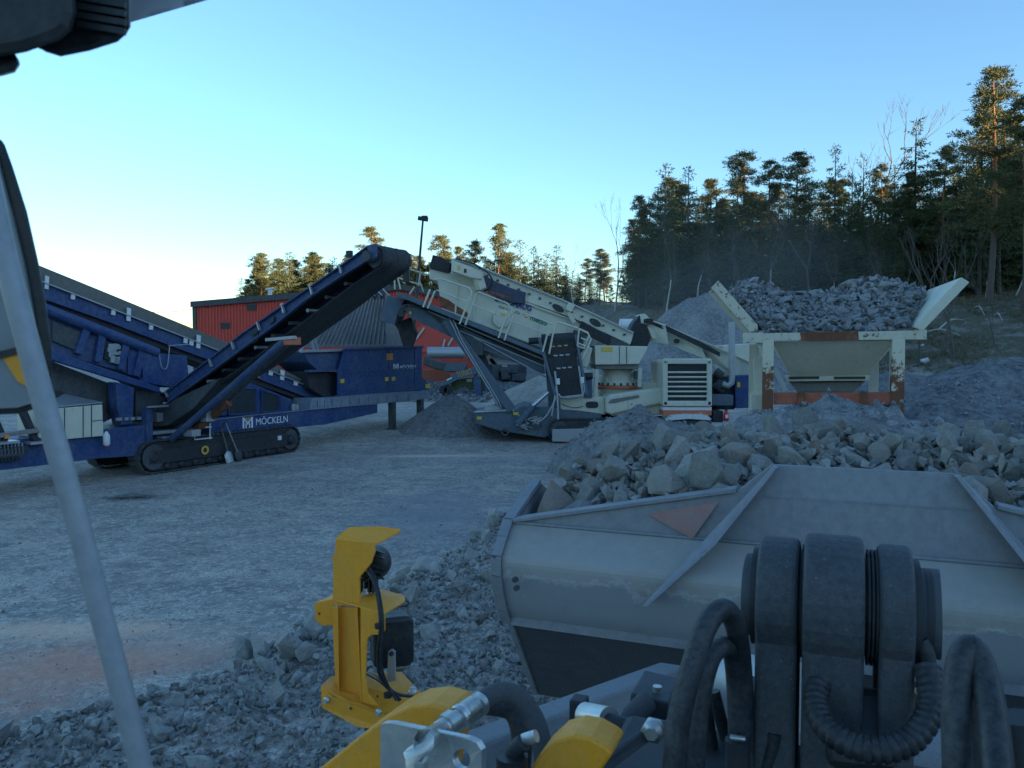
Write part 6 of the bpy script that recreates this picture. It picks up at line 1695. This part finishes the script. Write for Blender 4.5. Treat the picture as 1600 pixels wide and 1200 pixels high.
# upper lamp: round finned back
lc = N(583, 880, .10); ax = (LF*.9-LR*.35-UP*.1).normalized()
ul = G().lathe(lc, ax, [(-.045, .028), (-.04, .045), (.0, .052), (.03, .052), (.035, .046)], 28).build('work_lamp', PLASTIC, ld, bevel=.002)
sx = ax.cross(UP).normalized(); sy = sx.cross(ax)
for k in range(6):
    g = G(); y0 = -.045+k*.015
    p = [lc-ax*.046+sx*-.04+sy*(y0+.012), lc-ax*.05+sx*-.012+sy*(y0), lc-ax*.05+sx*.012+sy*(y0+.018), lc-ax*.046+sx*.042+sy*(y0+.006)]
    for i in range(3): g.bar(p[i], p[i+1], .004, .012, ax)
    g.build('cooling_fin', PLASTIC, ul)
for dx in (-.03, -.018, -.006, .006): G().bar(lc+sx*dx-sy*.045-ax*.02, lc+sx*dx-sy*.085-ax*.02, .005, .03, ax).build('cooling_fin', PLASTIC, ul)
G().bar(lc-sy*.05, lc-sy*.085, .03, .02).build('lamp_foot', BLACK, ul)
# lower lamp: rounded square housing
lb_ = N(612, 998, .14)
lx = (LR*.75+LF*.66).normalized(); lf = (LF*.75-LR*.66).normalized()
G().prism([lb_+lx*a*.062+UP*b*.078 for a, b in ((-1, -.8), (-.8, -1), (.8, -1), (1, -.8), (1, .8), (.8, 1), (-.8, 1), (-1, .8))], lf*.09, lf*-.045).build('head_lamp', PLASTIC, ld, bevel=.012)
hl = [c for c in ld.children if c.name.startswith('head_lamp')][0]
G().ring(lb_+lf*.045, lf, .05, .064, .012, 24).build('lamp_rim', PLASTIC, hl)
G().prism([N(604, 1067, .08), N(618, 1064, .08), N(617, 1018, .08), N(612, 1014, .08), N(606, 1018, .08)], LF*.006).build('lamp_strap', GALV, hl, bevel=.002)
G().lathe(N(612, 1021, .078), -LF, [(0, .007), (.006, .007)], 10).build('strap_bolt', BLACK, hl)
for pts, r_ in (([(565, 885, .06), (578, 897, -.01), (587, 920, -.03), (593, 955, -.045), (594, 985, -.05), (590, 1020, -.05), (592, 1050, -.04), (604, 1072, -.02), (622, 1085, .0), (645, 1088, .04)], .0048),
                ([(575, 880, .06), (584, 900, .0), (592, 925, -.02), (597, 955, -.04), (598, 985, -.05), (595, 1020, -.05), (597, 1048, -.04), (608, 1075, -.02), (620, 1095, -.02)], .0042),
                ([(574, 1052, .08), (592, 1062, .03), (612, 1080, .0), (625, 1094, -.01)], .006)):
    G().tube([N(*p) for p in pts], r_, 8, 6).build('lamp_cable', PLASTIC, ld)
for u, v in ((592, 978), (606, 1086)): G().lathe(N(u, v, -.05), UP, [(-.006, .012), (.006, .012)], 12).build('cable_tie', PLASTIC, ld)

# ---- cab: roof edge, lamp under the roof, mirror and handrail outside the door
def Q(u, v, Y=.95): return at(u, v, Y)
G().prism([Q(120, -40), Q(420, -40), Q(332, 0), Q(205, 37), Q(120, 60)], V((0, 0, .12))).build('roof', ROOF_M, ld, bevel=.01)
rl = G().prism([Q(-60, -60, .8), Q(204, -60, .8), Q(205, 42, .8), Q(198, 54, .8), Q(184, 66, .8), Q(140, 80, .8), Q(95, 89, .8), Q(72, 82, .8), Q(55, 72, .8), Q(-60, 90, .8)], V((-.068, .12, .052))).build('roof_lamp', PLASTIC, ld, bevel=.006)
G().prism([Q(-60, -60, .76), Q(112, -60, .76), Q(120, 20, .76), Q(112, 48, .76), Q(95, 62, .76), Q(40, 82, .76), Q(-60, 100, .76)], V((-.028, .05, .02))).build('lamp_back', PLASTIC, rl, bevel=.012)
for k in range(4): G().bar(Q(122, -4+k*14, .795), Q(196, 8+k*14, .795), .004, .006).build('lamp_fin', PLASTIC, rl)
G().prism([Q(-60, 80, .78), Q(28, 80, .78), Q(30, 98, .78), Q(22, 110, .78), Q(0, 116, .78), Q(-60, 120, .78)], V((-.03, .05, .015))).build('lamp_joint', PLASTIC, rl, bevel=.008)
mo = [(-120, 230), (-30, 205), (4, 214), (20, 258), (43, 330), (61, 410), (72, 470), (81, 540), (82, 590), (76, 622), (58, 640), (30, 648), (-20, 650), (-120, 650)]
mi = G().prism([Q(u, v, .92) for u, v in mo], V((-.046, .07, .006))).build('mirror', PLASTIC, ld, bevel=.008, seg=3)
mg = [(-120, 250), (-30, 232), (-6, 240), (2, 275), (19, 340), (37, 415), (48, 475), (58, 540), (60, 588), (62, 614), (50, 630), (26, 637), (-20, 639), (-120, 639)]
G().prism([Q(u, v, .916) for u, v in mg], V((0, .004, 0))).build('mirror_glass', MIRROR_G, mi)
G().prism([Q(u, v, .912) for u, v in ((2, 558), (30, 548), (42, 560), (60, 590), (66, 616), (60, 622), (44, 606), (26, 596))], V((0, .003, 0))).build('yellow_reflection', YELLOW, mi, bevel=.002)  # reflection of the loader's yellow side, painted as a shape on the glass
G().bar(Q(-6, 556, .911), Q(40, 545, .911), .004, .008).build('reflection_edge', PLASTIC, mi)  # dark upper edge of the painted reflection
hr = [(-40, 180), (-14, 300), (8, 400), (34, 500), (62, 605), (92, 710), (124, 825), (152, 935), (180, 1040), (205, 1135), (228, 1230)]
G().tube([Q(u, v, .78) for u, v in hr], .0108, 20, 6).build('handrail', RAIL_M, ld)

# ================================================================ loose rock on the shoulder beside the bucket
rnd = random.Random(55)
def in_strip(x, y):
    d = berm_line_dist(x, y)
    if d < -.15: return False
    p = V((x, y, 0)); la = p.dot(LR); dd = p.dot(LF)
    return not (la > BL-.05 and dd > 3.2) and y > 3.5
sp = []
while len(sp) < 10500:
    x = rnd.uniform(-9.5, 1.2); y = rnd.uniform(4.5, 19)
    if not in_strip(x, y): continue
    if rnd.random() > 1.15-.06*y: continue
    s = rnd.uniform(.03, .105)*(1.9 if rnd.random() < .13 else 1)
    sp.append((on_ground(x, y, s*.28), s))
tag(rubble('ground_rubble', sp, ROCK_S, seed=9), 'grey broken stone lying thickly along the shoulder beside the loader', 'rubble')
SG = 'rocks on the stony shoulder left of the bucket'
k = 0
for (u, v, s, lb) in ((455, 1038, .46, 'big rounded rock on the shoulder just left of the yellow lamp bracket'), (497, 1000, .50, 'palest big rock behind the yellow lamp bracket'), (430, 1100, .40, 'flat wide rock below the big rounded one'), (380, 1010, .30, 'lone dark rock lying out on the yard left of the lamp bracket'), (765, 915, .5, 'large pale rock near the back edge of the bucket'), (645, 945, .42, 'pale flat rock right of the yellow lamp bracket')):
    p = gnd(u, v, .15); rock(ROCKS[int(u) % 14], on_ground(p.x, p.y, .12), s, random.Random(u), lb, SG)
tries = 0; taken = []
while k < 55 and tries < 20000:
    tries += 1
    x = rnd.uniform(-8.5, 1.0); y = rnd.uniform(5.5, 18)
    d = berm_line_dist(x, y)
    if not in_strip(x, y) or (d > .55 and rnd.random() < .55): continue
    s = rnd.uniform(.17, .42) if d < .5 else rnd.uniform(.14, .26)
    if any((x-a)**2+(y-b)**2 < (.4*(s+c))**2 for a, b, c in taken): continue
    taken.append((x, y, s)); k += 1
    rock(rnd.choice(ROCKS), on_ground(x, y, s*.3), s*1.15, rnd, 'angular grey rock lying on the stony shoulder left of the bucket', SG)
sp = []
for i in range(6500):
    x = rnd.uniform(-13, 5); y = rnd.uniform(6.5, 24); s = rnd.uniform(.012, .04)*(2.2 if rnd.random() < .05 else 1)
    sp.append((on_ground(x, y, s*.15), s))
tag(rubble('loose_gravel', sp, ROCK_S, seed=10), 'loose pebbles scattered over the quarry yard', 'loose gravel')
# stones lying on the heaps below the feed hopper
sp = []; rnd = random.Random(66); dg = bpy.context.evaluated_depsgraph_get()
hs = [o for o in COL.objects if o.name.startswith('gravel_heap')]
for i in range(8000):
    o = hs[rnd.choice((2, 3, 3, 3, 3, 4, 5, 6, 6, 6, 7))] if len(hs) > 7 else rnd.choice(hs)
    v = rnd.choice(o.data.vertices); p = o.location+v.co
    if v.co.z < .15: continue
    sp.append((p+V((rnd.uniform(-.1, .1), rnd.uniform(-.1, .1), .01)), rnd.uniform(.05, .17)*(2.0 if rnd.random() < .08 else 1)))
tag(rubble('heap_stone', sp, ROCK_HS, seed=11), 'loose stones lying on the gravel heaps around the feed hopper', 'loose stone')
